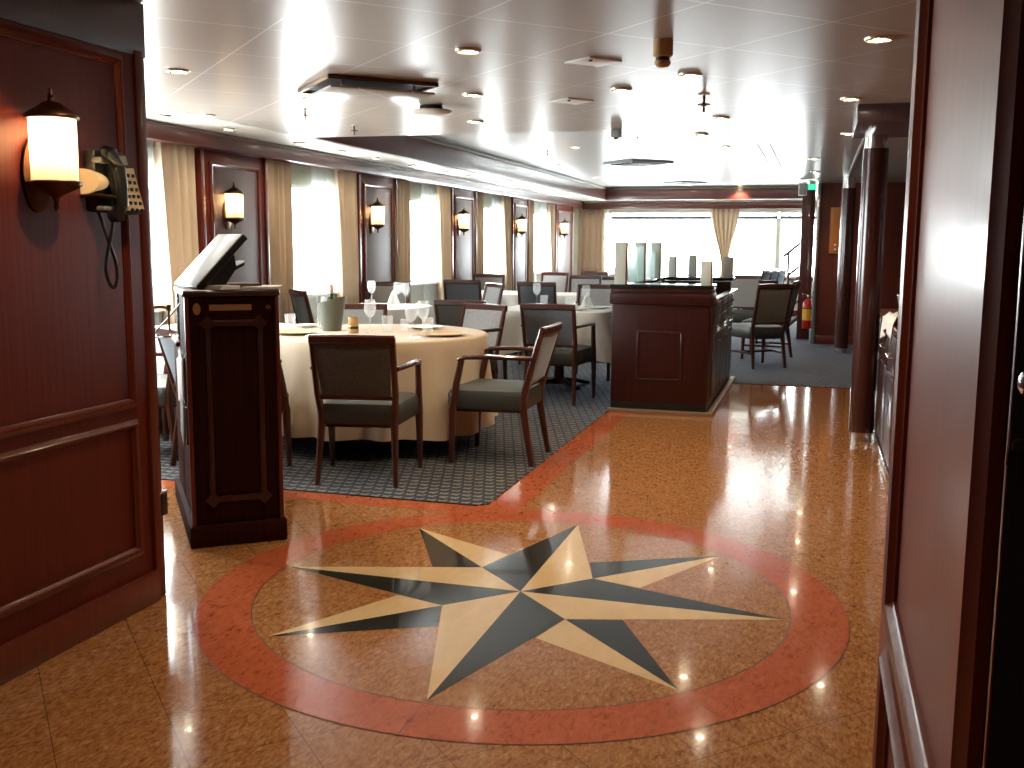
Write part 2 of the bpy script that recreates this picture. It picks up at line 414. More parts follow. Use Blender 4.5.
# ------------------------------------------------------------------ walls
# panelled lobby wall
WX=-2.35
bm=bmesh.new(); box(bm,WX-.14,WX,-.6,3.235,0,H-.001,.006); struct(finish('wall_left',bm,'wood'))
def moulding(bm,y0,y1,z0,z1,x,w=.034,d=.022,sgn=1):
    """picture-frame moulding on plane X=x, outer rectangle y0..y1 z0..z1"""
    prof=[(0,0),(0,.55),(.25,.75),(.45,1),(.7,.85),(.85,.45),(1,.3),(1,0)]
    rings=[]
    for (oy,oz) in ((0,0),(1,0),(1,1),(0,1)):
        ring=[]
        for a,b in prof:
            yy=(y0+a*w) if oy==0 else (y1-a*w); zz=(z0+a*w) if oz==0 else (z1-a*w)
            ring.append((x+sgn*(b*d-.001),yy,zz))
        rings.append(ring)
    rings.append(rings[0]); ring_loft(bm,rings,False,False,True)
bm=bmesh.new()
for y0,y1 in ((-.5,1.2),(1.3,3.095)):
    moulding(bm,y0,y1,.755,1.985,WX); moulding(bm,y0,y1,.205,.712,WX)
bmesh.ops.remove_doubles(bm,verts=bm.verts,dist=1e-5)
struct(finish('trim_10',bm,'wood_trim'))
bm=bmesh.new(); box(bm,WX-.15,WX+.020,-.6,3.175,0,.118,.006); struct(finish('baseboard_left',bm,'wood_trim'))
bm=bmesh.new(); box(bm,WX-.15,WX+.012,3.165,3.215,.118,2.02,.008); struct(finish('trim_11',bm,'wood_trim'))
bm=bmesh.new(); box(bm,WX-.02,WX+.006,-.6,3.235,2.0,H-.002,.004); struct(finish('trim_12',bm,'wood_dark'))

# jamb wall beside the camera
RX=.146
bm=bmesh.new(); box(bm,RX,RX+.30,-.4,1.99,0,H-.001,.006); struct(finish('wall_right',bm,'wood_jamb_lit'))
bm=bmesh.new()
moulding(bm,.85,1.70,.755,2.1,RX,.034,.022,-1); moulding(bm,.85,1.70,.205,.70,RX,.034,.022,-1)
bmesh.ops.remove_doubles(bm,verts=bm.verts,dist=1e-5); struct(finish('trim_13',bm,'wood_trim'))
bm=bmesh.new(); box(bm,RX-.014,RX+.31,-.4,2.0,0,.118,.006); struct(finish('baseboard_right',bm,'wood_trim'))
# open door leaf folded back against the jamb wall
d=struct(empty('door_1',(0,0,0)))
bm=bmesh.new(); box(bm,.130,.15,.12,.765,.01,2.08,.003); struct(finish('door_leaf',bm,'door_black',d))
bm=bmesh.new(); box(bm,.128,.131,.737,.743,.05,2.04,.001); struct(finish('edge_bead',bm,'wood_trim',d))
bm=bmesh.new()
tube(bm,[(.131,.70,1.265),(.127,.70,1.265),(.125,.70,1.265)],[.007,.007,.004],14); tube(bm,[(.131,.70,1.225),(.124,.70,1.225)],[.004,.004],10)
bar(bm,[(.124,.70,1.232),(.123,.70,1.212)],(.005,.004))
struct(finish('door_handle',bm,'chrome',d))

# window wall
PX=-4.60; WB=-4.72
WINS=[(4.15,6.95),(7.95,9.78),(10.80,12.60),(13.62,15.38),(16.32,18.15)]
bm=bmesh.new()
edges=[-2.6]+[e for w in WINS for e in w]+[20.4]
for i in range(0,len(edges),2): box(bm,WB-.15,WB,edges[i],edges[i+1],0,H)
for y0,y1 in WINS: box(bm,WB-.15,WB,y0,y1,0,.86); box(bm,WB-.15,WB,y0,y1,1.90,H)
struct(finish('wall_back_left',bm,'offwhite',smooth=False)).name='wall_window_side'
# panelled piers
PIERS=[(3.6,4.15),(6.95,7.95),(9.78,10.80),(12.60,13.62),(15.38,16.32),(18.15,19.45)]
for k,(y0,y1) in enumerate(PIERS):
    bm=bmesh.new(); box(bm,WB-.002,PX,y0,y1,0,2.07,.004); o=struct(finish('wall_pier',bm,'wood'))
    bm=bmesh.new(); box(bm,PX-.001,PX+.006,y0+.15,y1-.15,.16,1.95,.002); struct(finish('panel',bm,'panel',o))
    bm=bmesh.new(); moulding(bm,y0+.13,y1-.13,.14,1.97,PX,.04,.022)
    box(bm,PX-.002,PX+.018,y0,y0+.045,.1,2.06,.004); box(bm,PX-.002,PX+.018,y1-.045,y1,.1,2.06,.004)
    bmesh.ops.remove_doubles(bm,verts=bm.verts,dist=1e-5); struct(finish('trim',bm,'wood_trim',o))
for k,(y0,y1) in enumerate(WINS):
    o=struct(empty('window_%d'%(k+1),(WB-.05,(y0+y1)/2,1.38)))
    def loc(o_,ob):
        ob.matrix_parent_inverse=Matrix.Translation(-Vector(o_.location)); return ob
    bm=bmesh.new(); t_=.05
    for a in ((y0,y0+t_,.86,1.90),(y1-t_,y1,.86,1.90),(y0,y1,.86,.86+t_),(y0,y1,1.90-t_,1.90)): box(bm,WB-.09,WB+.012,a[0],a[1],a[2],a[3],.006)
    struct(loc(o,finish('window_frame',bm,'white',o)))
    bm=bmesh.new(); box(bm,WB-.06,WB-.052,y0+t_,y1-t_,.91,1.85); struct(loc(o,finish('pane',bm,'pane',o)))
    bm=bmesh.new(); box(bm,WB-.01,WB+.09,y0-.02,y1+.02,.835,.862,.006); struct(loc(o,finish('window_sill',bm,'white',o)))
    bm=bmesh.new(); box(bm,WB+.014,WB+.024,y0,y1,1.87,2.06,.002); struct(loc(o,finish('roller_blind',bm,'blind',o)))
# stern wall with the wide windows
BY=20.12
bm=bmesh.new()
box(bm,-4.9,2.8,BY,BY+.15,0,.74); box(bm,-4.9,2.8,BY,BY+.15,1.97,H); box(bm,-4.9,-4.45,BY,BY+.15,.74,1.97); box(bm,.35,2.8,BY,BY+.15,.74,1.97)
struct(finish('wall_back',bm,'offwhite',smooth=False))
for k,(x0,x1) in enumerate(((-4.45,-1.76),(-1.70,-.76),(-.72,.35))):
    o=struct(empty('window_%d'%(6+k),((x0+x1)/2,BY+.05,1.35)))
    bm=bmesh.new(); t_=.035
    for a in ((x0,x0+t_,.74,1.97),(x1-t_,x1,.74,1.97),(x0,x1,.74,.74+t_),(x0,x1,1.97-t_,1.97)): box(bm,a[0],a[1],BY-.012,BY+.08,a[2],a[3],.005)
    struct(loc(o,finish('window_frame',bm,'white',o)))
    bm=bmesh.new(); box(bm,x0+t_,x1-t_,BY+.03,BY+.036,.69,1.935); struct(loc(o,finish('pane',bm,'pane',o)))
    bm=bmesh.new(); box(bm,x0+.01,x1-.01,BY-.03,BY-.014,1.835,1.895,.004); struct(loc(o,finish('blind_rail',bm,'steel',o)))
    bm=bmesh.new(); box(bm,x0+.01,x1-.01,BY-.034,BY-.030,1.89,1.985,.001); struct(loc(o,finish('roller_blind',bm,'blind',o)))
bm=bmesh.new(); box(bm,-4.5,.4,BY-.06,BY-.001,.735,.69,.008); box(bm,-4.5,.4,BY-.02,BY,0,.12); struct(finish('trim_14',bm,'wood_trim'))
bm=bmesh.new(); box(bm,-.775,-.705,BY-.04,BY-.012,.775,1.86,.005); struct(finish('trim_17',bm,'offwhite'))
# aft bulkhead to the right, far side and lobby enclosure
bm=bmesh.new(); box(bm,-.02,2.8,14.6,14.75,0,H); struct(finish('wall_bulkhead',bm,'wood_back'))
bm=bmesh.new(); box(bm,.0,2.8,14.575,14.6,0,.12,.006); struct(finish('baseboard_bulkhead',bm,'wood_trim'))
bm=bmesh.new(); box(bm,-.05,.012,14.55,14.62,0,H-.001,.02); struct(finish('trim_15',bm,'chrome'))
bm=bmesh.new()
for x in (.10,.42,.75): box(bm,x,x+.006,14.596,14.603,.13,H-.01)
struct(finish('trim_16',bm,'wood_trim'))
bm=bmesh.new(); box(bm,-.25,-.07,15.25,15.6,0,H-.001,.012); struct(finish('wall_pilaster',bm,wood('pilaster_wood',(.075,.02,.016),(.12,.034,.028),.14,.7)))
bm=bmesh.new(); box(bm,2.65,2.8,-2.6,20.2,0,H); struct(finish('wall_starboard',bm,'wood_back',smooth=False))
bm=bmesh.new(); box(bm,-4.9,2.8,-2.75,-2.6,0,H); struct(finish('wall_front',bm,'wood',smooth=False))
# columns
def column(x,y,label,ztop,cap):
    t=thing('column',label,'column',(x,y,0))
    bm=bmesh.new(); lathe(bm,[(.074,0),(.074,.075)],seg=40); finish('base_ring',bm,'chrome',t)
    bm=bmesh.new(); lathe(bm,[(.070,.06),(.0835,.061),(.0835,cap-.001),(.070,cap)],seg=48); finish('shaft',bm,wood('column_wood',(.045,.013,.010),(.07,.021,.017),.22,.6),t)
    bm=bmesh.new(); lathe(bm,[(.076,cap-.01),(.076,ztop)],seg=40); finish('capital',bm,'chrome',t)
    return t
column(.345,7.42,'dark wooden round column with chrome base standing on the granite floor',2.086,2.0)
column(.335,13.55,'dark wooden round column with chrome capital near the orange board',H,2.06)

# ------------------------------------------------------------------ curtains
def drape(name,label,cat,axis,fixed,a0,a1,z0,z1,folds,amp,mat,b0=None,b1=None,tie=None,group=None):
    """hanging cloth from a0..a1 at the top to b0..b1 at the foot"""
    b0=a0 if b0 is None else b0; b1=a1 if b1 is None else b1
    bm=bmesh.new(); nz=14; nu=folds*8; ph=random.random()*6
    rows=[]
    for sgn in (0,1):
        row=[]
        for i in range(nz+1):
            f=i/nz; z=z1+(z0-z1)*f
            g=f
            if tie is not None:
                g=min(1,f/tie) if f<tie else 1-.25*(f-tie)/(1-tie)
                g=g*g*(3-2*g)
            lo=a0+(b0-a0)*g; hi=a1+(b1-a1)*g
            line=[]
            for j in range(nu+1):
                u=j/nu
                s=lo+(hi-lo)*(u+.012*math.sin(9*u+5*f+ph))
                am=amp*(.55+.45*f)*(1+.3*math.sin(3*u+ph))
                w=am*math.sin(2*PI*folds*u+ph+.5*math.sin(3*f+ph))+.25*am*math.sin(2*PI*folds*2.3*u+1)
                w+=sgn*.003
                line.append((fixed+w,s,z) if axis=='y' else (s,fixed+w,z))
            row.append(line)
        rows.append(row)
    V=[[[bm.verts.new(p) for p in l] for l in r] for r in rows]
    for k in (0,1):
        for i in range(nz):
            for j in range(nu): bm.faces.new((V[k][i][j],V[k][i][j+1],V[k][i+1][j+1],V[k][i+1][j]))
    for i in range(nz):
        for j in (0,nu): bm.faces.new((V[0][i][j],V[0][i+1][j],V[1][i+1][j],V[1][i][j]))
    for j in range(nu):
        for i in (0,nz): bm.faces.new((V[0][i][j],V[0][i][j+1],V[1][i][j+1],V[1][i][j]))
    return tag(finish(name,bm,mat,angle=80),label,cat,group)
CXP=-4.63
order=['behind the podium','beyond the podium','third along the side','fourth along the side','last along the side']
seq=['first','second','third','fourth','fifth']
for k,(y0,y1) in enumerate(WINS):
    wd=.50-.02*k
    if k>0: drape('curtain','gold side curtain on the entrance edge of the %s side window from the podium'%seq[k],'curtain','y',CXP,y0-.06,y0+wd*.92,.03,2.075,5,.062,'drape',b0=y0-.05,b1=y0+wd*.8)
    drape('curtain','gold side curtain on the stern edge of the %s side window from the podium'%seq[k],'curtain','y',CXP,y1-wd,y1+.06,.03,2.075,5,.066,'drape',b0=y1-wd*.9,b1=y1+.05)
    drape('sheer_curtain','white sheer curtain drawn aside at the %s side window from the podium'%seq[k],'curtain','y',CXP-.035,y1-wd-.42,y1-wd+.12,.03,2.07,4,.016,'sheer',b0=y1-wd-.30,b1=y1-wd+.08)
drape('curtain','gold curtain hanging in the corner where side and stern walls meet','curtain','x',BY-.10,-4.62,-4.06,.03,2.04,5,.035,'drape')
drape('curtain','gold curtain gathered to a point between the wide stern windows','curtain','x',BY-.10,-2.02,-1.46,.03,2.04,6,.03,'drape',b0=-1.78,b1=-1.66,tie=.58)
drape('sheer_curtain','white sheer curtain beside the corner curtain at the stern window','curtain','x',BY-.06,-4.25,-3.95,.03,2.04,4,.02,'sheer')

# ------------------------------------------------------------------ lights of the place
def downlight(x,y,z,label,group,power=9,r=.042,light=True):
    t=thing('downlight',label,'ceiling light',(x,y,z),0,group)
    bm=bmesh.new(); lathe(bm,[(r+.018,-.001),(r+.016,-.008),(r+.004,-.012),(r,-.006),(r,-.001)],seg=24); finish('trim_ring',bm,'ring',t)
    bm=bmesh.new(); lathe(bm,[(r*.58,-.003),(r*.5,-.0085),(0,-.0105)],seg=20,cap0=True); finish('lens',bm,'lens',t)
    bm=bmesh.new(); lathe(bm,[(r,-.0035),(r*.58,-.0025)],seg=20,cap0=False,cap1=False); finish('reflector',bm,'ring',t)
    if light:
        l=bpy.data.lights.new('downlight_beam','SPOT'); l.energy=power; l.color=(1,.80,.55); l.spot_size=math.radians(125); l.spot_blend=.7; l.shadow_soft_size=.04
        lo=bpy.data.objects.new('downlight_beam',l); COL.objects.link(lo); lo.parent=t; lo.location=(0,0,-.03)
    return t
MAIN=[(-3.08,4.5,'above the host podium'),(-3.96,6.1,'above the table beside the first window'),(-1.51,4.36,'before the square dropped vent'),
(-1.92,5.62,'beside the square dropped vent'),(-2.32,6.85,'between round vent and wooden recess'),(-1.07,5.64,'between the two square hatches and the sprinkler'),(-.65,5.24,'just beyond the beige detector'),
(-.66,7.04,'just beyond the central sprinkler'),(-.9,8.04,'at the slanting edge of the recess'),(.2,4.54,'over the doorway beside the jamb'),(.14,6.3,'in front of the beam over the column'),(.18,8.22,'beside the head of the chrome-footed column'),
(-.08,10.47,'first of three leading to the bulkhead'),(-.075,12.36,'middle of three leading to the bulkhead'),(-.08,13.74,'last of three leading to the bulkhead')]
for x,y,l in MAIN: downlight(x,y,H,'round recessed downlight in the white ceiling '+l,'downlights in the main ceiling')
for x,y in ((-.6,1.6),(-1.7,2.6),(-1.2,.2),(.05,2.9)):
    downlight(x,y,H,'round recessed downlight over the lobby floor','lobby downlights above the entrance',8)
SOF=[6.03,6.82,7.91,8.71,9.45,10.44,11.44,12.23,13.38,14.35,16.2,18.17]
on=['first','second','third','fourth','fifth','sixth','seventh','eighth','ninth','tenth','eleventh','twelfth']
for k,y in enumerate(SOF): downlight(-4.25,y,H-.006,'%s small downlight from the podium in the strip above the side windows'%on[k],'downlights above the side windows',3,.034)
for x,y,l in ((-2.67,11.39,'left of the louvred vent'),(-3.5,13.81,'by the wooden fascia, nearer of two'),(-3.53,16.49,'by the wooden fascia, deeper of two'),(-1.04,11.7,'near the slanting edge of the recess'),(-2.32,19.0,'before the stern windows')):
    downlight(x,y,2.43,'small downlight in the recessed ceiling '+l,'downlights in the recessed ceiling',5,.04)
# the warm lamp washing the stern valance
t=downlight(-1.42,19.22,2.43,'downlight washing the stern fascia with orange light','downlights above the stern windows',30,.04)

def sconce(x,y,z,label,first=None):
    if first is not None: return dup(first,(x,y,z),0,label)
    t=thing('wall_sconce',label,'wall lamp',(x,y,z),0,'bronze wall lamps')
    bm=bmesh.new(); rr=[]
    for xx in (0,.014,.02):
        k=1 if xx<.015 else .85
        rr.append([(xx,.068*k*math.cos(a)*1.0,-.085+.135*k*math.sin(a)) for a in [2*PI*i/28 for i in range(28)]])
    ring_loft(bm,rr); finish('backplate',bm,'bronze',t)
    bm=bmesh.new(); tube(bm,[(.015,0,-.10),(.06,0,-.13),(.085,0,-.12)],.012); tube(bm,[(.015,0,.11),(.085,0,.13)],.010); finish('bracket',bm,'bronze',t)
    bm=bmesh.new(); lathe(bm,[(.078,-.112),(.080,-.11),(.080,.112),(.076,.114)],.09,0,0,32); finish('shade',bm,'shade',t)
    bm=bmesh.new(); lathe(bm,[(.090,.110),(.092,.118),(.088,.128),(.070,.140),(.050,.150),(.034,.165),(.014,.172),(.010,.182),(.013,.19),(.007,.198),(.006,.215),(.0,.222)],.09,0,0,32); finish('cap',bm,'bronze',t)
    bm=bmesh.new(); lathe(bm,[(0,-.215),(.006,-.21),(.011,-.20),(.007,-.19),(.010,-.175),(.014,-.165),(.05,-.145),(.075,-.132),(.090,-.122),(.091,-.112),(.086,-.108)],.09,0,0,32); finish('bowl',bm,'bronze',t)
    bm=bmesh.new(); lathe(bm,[(.0,-.02),(.016,-.01),(.020,.02),(.012,.05),(.0,.055)],.09,0,.035,16); finish('bulb',bm,pbr('warm_bulb',(1,.8,.5),.4,emit=(1,.72,.40),es=60),t)
    t.scale=(.86,.86,.86)
    return t
s0=sconce(WX,2.66,1.625,'bronze wall lamp with glowing glass beside the telephone')
for k,(y,l) in enumerate(((7.3,'bronze wall lamp on the first wooden pier, above the podium monitor'),(10.1,'bronze wall lamp on the second wooden pier from the podium'),(12.87,'bronze wall lamp on the third wooden pier from the podium'),(15.65,'bronze wall lamp on the fourth wooden pier from the podium'),(18.5,'bronze wall lamp on the last wooden pier near the corner curtain'))):
    sconce(PX+.006,y,1.635,l,s0)

# ceiling fittings
def rot45(bm,cx,cy): bmesh.ops.rotate(bm,verts=bm.verts,cent=(0,0,0),matrix=Matrix.Rotation(PI/4,3,'Z'))
t=thing('air_vent','large square dropped air vent with a dark gap around it','ceiling vent',(-2.385,5.20,H),PI/4-.03)
bm=bmesh.new(); h=.30
for a in ((-h,h,-h,-h+.02),(-h,h,h-.02,h),(-h,-h+.02,-h,h),(h-.02,h,-h,h)): box(bm,a[0],a[1],a[2],a[3],-.022,-.0005,.003)
finish('frame',bm,'bronze',t)
bm=bmesh.new(); box(bm,-.28,.28,-.28,.28,-.010,-.002); finish('recess',bm,'slit',t)
bm=bmesh.new(); box(bm,-.285,.285,-.285,.285,-.062,-.050,.004); finish('panel',bm,'ceiling',t)
for sx,sy in ((-1,-1),(1,-1),(1,1),(-1,1)):
    bm=bmesh.new(); lathe(bm,[(.006,-.052),(.006,-.009)],sx*.2,sy*.2,0,8); finish('hanger',bm,'chrome',t)
t=thing('air_diffuser','round white ceiling air outlet beside the square dropped vent','ceiling vent',(-2.33,6.03,H))
bm=bmesh.new(); lathe(bm,[(.07,-.0005),(.075,-.025),(.07,-.03)],seg=32); finish('neck',bm,'slit',t)
bm=bmesh.new(); lathe(bm,[(.05,-.028),(.125,-.030),(.13,-.038),(.115,-.05),(.06,-.060),(0,-.062)],seg=40); finish('dish',bm,'cream_ceiling',t)
for (x,y,l) in ((-1.04,4.77,'near the beige detector'),(-1.44,6.02,'farther along, beyond the beige detector')):
    t=thing('access_hatch','small square ceiling hatch '+l,'ceiling hatch',(x,y,H),PI/4+.1)
    bm=bmesh.new(); box(bm,-.085,.085,-.085,.085,-.006,-.0005,.002); finish('panel',bm,'white',t)
    bm=bmesh.new()
    for a in ((-.095,.095,.087,.095),(-.095,.095,-.095,-.087),(-.095,-.087,-.095,.095),(.087,.095,-.095,.095)): box(bm,a[0],a[1],a[2],a[3],-.008,-.0005,.001)
    finish('frame',bm,'white',t)
    bm=bmesh.new(); lathe(bm,[(.008,-.018),(.010,-.011)],-.07,-.07,0,10); finish('latch',bm,'black',t)
t=thing('smoke_detector','beige cylindrical smoke detector hanging from the white ceiling','detector',(-.655,4.36,H))
bm=bmesh.new(); lathe(bm,[(.041,-.0005),(.041,-.065),(.034,-.070)],seg=28); finish('body',bm,'detector',t)
bm=bmesh.new(); lathe(bm,[(.029,-.068),(.029,-.085)],seg=24); finish('vent_band',bm,'black',t)
bm=bmesh.new(); lathe(bm,[(.034,-.085),(.033,-.098),(.022,-.110),(0,-.113)],seg=28); finish('cap',bm,'detector',t)
def sprinkler(x,y,z,label,s=1.0):
    t=thing('fire_sprinkler',label,'sprinkler',(x,y,z),0,'ceiling sprinklers')
    bm=bmesh.new(); lathe(bm,[(.030*s,-.0005),(.026*s,-.006)],seg=20); finish('rosette',bm,'ring',t)
    bm=bmesh.new(); lathe(bm,[(.008*s,-.005),(.008*s,-.045*s),(.014*s,-.047*s),(.014*s,-.055*s),(.006*s,-.058*s),(.006*s,-.085*s),(.0,-.088*s)],seg=12); finish('pipe',bm,'bronze',t)
    bm=bmesh.new(); lathe(bm,[(.030*s,-.046*s),(.033*s,-.050*s),(.030*s,-.054*s)],seg=16); finish('deflector',bm,'bronze',t)
sprinkler(-.655,5.95,H,'bronze fire sprinkler hanging in the middle of the white ceiling',1.15)
sprinkler(-3.18,6.0,H,'fire sprinkler beyond the square dropped vent',.8); sprinkler(-3.25,6.87,H,'fire sprinkler at the near corner of the wooden recess',.8)
sprinkler(-3.07,11.68,2.43,'fire sprinkler inside the recess near its wooden fascia',.9)
sprinkler(-1.83,10.57,2.43,'fire sprinkler inside the recess before the long vent',.9)
for (x,y,w,l) in ((-2.33,13.6,.48,'wide flat louvred vent in the recessed ceiling'),(-2.28,18.1,.38,'flat louvred vent in the recessed ceiling near the stern windows')):
    t=thing('ceiling_vent',l,'ceiling vent',(x,y,2.43),PI/4)
    bm=bmesh.new(); box(bm,-w*.7,w*.7,-w*.7,w*.7,-.03,-.0005,.008); finish('frame',bm,'grey_plastic',t)
    bm=bmesh.new()
    for i in range(5):
        k=-.5+i*.25; box(bm,-w*.55,w*.55,k*w-.02,k*w+.02,-.042,-.029,.004)
    finish('louvre_slat',bm,'dark_plastic',t)
t=thing('security_camera','small dark box camera at the edge of the ceiling recess','camera',(-1.47,7.60,H))
bm=bmesh.new(); box(bm,-.035,.035,-.05,.05,-.06,-.0005,.008); finish('housing',bm,'grey_plastic',t)
bm=bmesh.new(); lathe(bm,[(.012,-.075),(.018,-.06)],0,-.02,0,14); finish('lens',bm,'black',t)

# ------------------------------------------------------------------ telephone and fittings on the lobby wall
t=thing('wall_telephone','dark wall telephone with cream keypad and hanging coiled cord','telephone',(WX,2.955,1.55))
bm=bmesh.new(); box(bm,.0,.05,-.075,.085,-.105,.10,.012); finish('body',bm,'dark_plastic',t)
bm=bmesh.new(); bar(bm,[(.050,.035,.075),(.085,.045,-.11)],(.115,.018),.2,up=(1,0,0)); finish('sloped_face',bm,'dark_plastic',t)
bm=bmesh.new(); bar(bm,[(.066,.055,.045),(.096,.065,-.095)],(.085,.010),.2,up=(1,0,0))
finish('keypad',bm,'phone_cream',t)
bm=bmesh.new()
for r in range(7):
    for c in range(3):
        f=r/6; p=Vector((.066+.03*f,.055+.01*f,.045-.14*f))
        if r in (0,): continue
        y=p.y-.025+.025*c; box(bm,p.x+.002,p.x+.010,y-.006,y+.006,p.z-.006,p.z+.006,.002)
finish('key_button',bm,'black',t)
bm=bmesh.new(); bar(bm,[(.058,.04,.085),(.064,.043,.055)],(.06,.008),.2,up=(1,0,0)); finish('display',bm,'grey_plastic',t)
bm=bmesh.new()
tube(bm,[(.070,-.055,.095),(.098,-.052,.085),(.120,-.045,.04),(.125,-.040,-.02),(.118,-.036,-.08),(.100,-.034,-.115),(.074,-.034,-.118)],[.020,.024,.021,.018,.021,.026,.022],12)
finish('handset',bm,'dark_plastic',t)
bm=bmesh.new(); box(bm,.03,.075,-.075,-.02,.055,.075,.005); box(bm,.03,.075,-.072,-.018,-.10,-.085,.005); finish('cradle',bm,'grey_plastic',t)
bm=bmesh.new(); ctl=[(.085,-.034,-.105),(.080,-.045,-.17),(.068,-.055,-.24),(.058,-.055,-.30),(.056,-.035,-.345),(.055,-.012,-.355),(.055,.004,-.325),(.056,-.002,-.27),(.054,-.03,-.20),(.048,-.045,-.15),(.035,-.050,-.10)]
pts=[]
for i in range(len(ctl)-1):
    p0=Vector(ctl[max(i-1,0)]);p1=Vector(ctl[i]);p2=Vector(ctl[i+1]);p3=Vector(ctl[min(i+2,len(ctl)-1)])
    for k in range(16):
        q=k/16; pts.append(.5*((2*p1)+(p2-p0)*q+(2*p0-5*p1+4*p2-p3)*q*q+(3*p1-p0-3*p2+p3)*q**3))
tube(bm,pts,[.0052+.0014*(i%2) for i in range(len(pts))],8); finish('cord',bm,'black',t)
t=thing('wall_bracket','small cream rounded fitting between the lit lamp and the telephone','wall fitting',(WX,2.915,1.545))
bm=bmesh.new(); rings=[]
for i in range(8):
    a=PI/2*i/7; k=math.cos(a); rings.append([(.075*max(k,.05)*abs(math.sin(b)),-.05+.11*math.sin(a),.042*max(k,.05)*math.cos(b)) for b in [PI*j/12 for j in range(13)]]+[(.0,-.05+.11*math.sin(a),-.042*max(k,.05))])
ring_loft(bm,rings); finish('cover',bm,'cream_glow',t)
bm=bmesh.new(); box(bm,0,.08,-.055,.055,-.054,-.042,.004); finish('tray',bm,'bronze',t)
t=thing('door_hook','bent brass door hook on the end of the lobby wall','hook',(WX,3.2,1.06))
bm=bmesh.new(); tube(bm,[(-.03,.0,.045),(.03,.03,.05),(.055,.04,.045)],.006); lathe(bm,[(.009,.035),(.009,.058)],.055,.04,0,10)
tube(bm,[(.055,.04,.045),(.055,.04,-.03),(.065,.045,-.045),(.06,.043,-.06),(.035,.03,-.06)],.004)
finish('rod',bm,'brass',t)
t=thing('door_stop','black rubber door stop low on the lobby wall end','door stop',(WX,3.2,.36))
bm=bmesh.new(); box(bm,-.02,.012,-.002,.05,-.045,.045,.006); finish('buffer',bm,'black',t)
bm=bmesh.new(); box(bm,-.022,.014,.0,.052,.043,.052,.002); finish('cap',bm,'chrome',t)

# ------------------------------------------------------------------ host podium
ang=math.atan2(.62,.78)
pod=thing('host_podium','tall dark mahogany host podium standing on the granite at the carpet edge','podium',(-2.598,3.777,0),ang)
pod.scale=(.95,1,1)
bm=bmesh.new()
box(bm,.012,.412,.012,.50,.10,1.115,.006); box(bm,.012,.412,.49,.98,.10,.85,.006)
finish('body',bm,'wood_podium',pod)
bm=bmesh.new(); box(bm,-.012,.436,-.012,1.0,0,.10,.008); finish('plinth',bm,'wood_podium',pod)
bm=bmesh.new(); box(bm,-.008,.432,-.008,.515,1.112,1.142,.012); finish('top',bm,'wood_dark',pod)
bm=bmesh.new(); box(bm,-.01,.43,.512,1.0,.85,.872,.006); finish('work_shelf',bm,'wood',pod)
bm=bmesh.new()
# front panel mouldings with cut corners
def frame_y(bm,x0,x1,z0,z1,y,w,d):
    for a in ((x0,x1,z0,z0+w),(x0,x1,z1-w,z1),(x0,x0+w,z0,z1),(x1-w,x1,z0,z1)): box(bm,a[0],a[1],y-d,y+.002,a[2],a[3],.006)
frame_y(bm,.085,.345,.20,1.01,.012,.026,.016)
for x in (.098,.332):
    for z in (.213,.997):
        r=bmesh.ops.create_cube(bm,size=1,matrix=Matrix.Translation((x,.002,z))@Matrix.Rotation(PI/4,4,'Y')@Matrix.Diagonal((.05,.03,.05,1)))
finish('front_moulding',bm,'wood_dark',pod)
bm=bmesh.new()
for x in (.0,.404): box(bm,x,x+.020,-.003,.018,.10,1.112,.004)
finish('corner_post',bm,'wood_trim',pod)
bm=bmesh.new(); box(bm,.11,.30,.0095,.013,1.052,1.078,.001); finish('worn_strip',bm,'tan_tape',pod)
bm=bmesh.new(); rings=[[(.055+.017*math.cos(a),y,1.06+.026*math.sin(a)) for a in [2*PI*i/16 for i in range(16)]] for y in (.013,.009)]; ring_loft(bm,rings); finish('grommet',bm,'tan_tape',pod)
bm=bmesh.new(); rings=[[(.375+.012*math.cos(a),y,1.065+.010*math.sin(a)) for a in [2*PI*i/12 for i in range(12)]] for y in (.013,.004)]; ring_loft(bm,rings); finish('lock',bm,'brass',pod)
bm=bmesh.new(); box(bm,-.004,.013,.08,.46,.68,.845,.003); finish('document_pocket',bm,'black',pod)
bm=bmesh.new(); box(bm,-.004,.013,.08,.46,.45,.62,.003); finish('document_pocket',bm,'black',pod)
pm=pod.matrix_basis.copy()
def on_pod(x,y,z): v=Matrix.Translation((-2.598,3.777,0))@Matrix.Rotation(ang,4,'Z')@Vector((x,y,z)); return tuple(v)
# papers in the pockets
for k,(y,z,rz) in enumerate(((.20,.70,.25),(.33,.66,-.2),(.24,.49,.3))):
    bm=bmesh.new(); box(bm,-.012,-.006,-.09,.09,-.04,.16,.001)
    o=finish('leaflet',bm,'paper' if k!=2 else 'grey_plastic'); o.location=on_pod(.0,y,z); o.rotation_euler=(rz,0,ang)
    tag(o,['white folded leaflet in the upper pocket on the podium side, nearer edge','white leaflet leaning in the upper pocket of the podium side, inner edge','grey leaflet in the lower pocket on the podium side'][k],'leaflet')
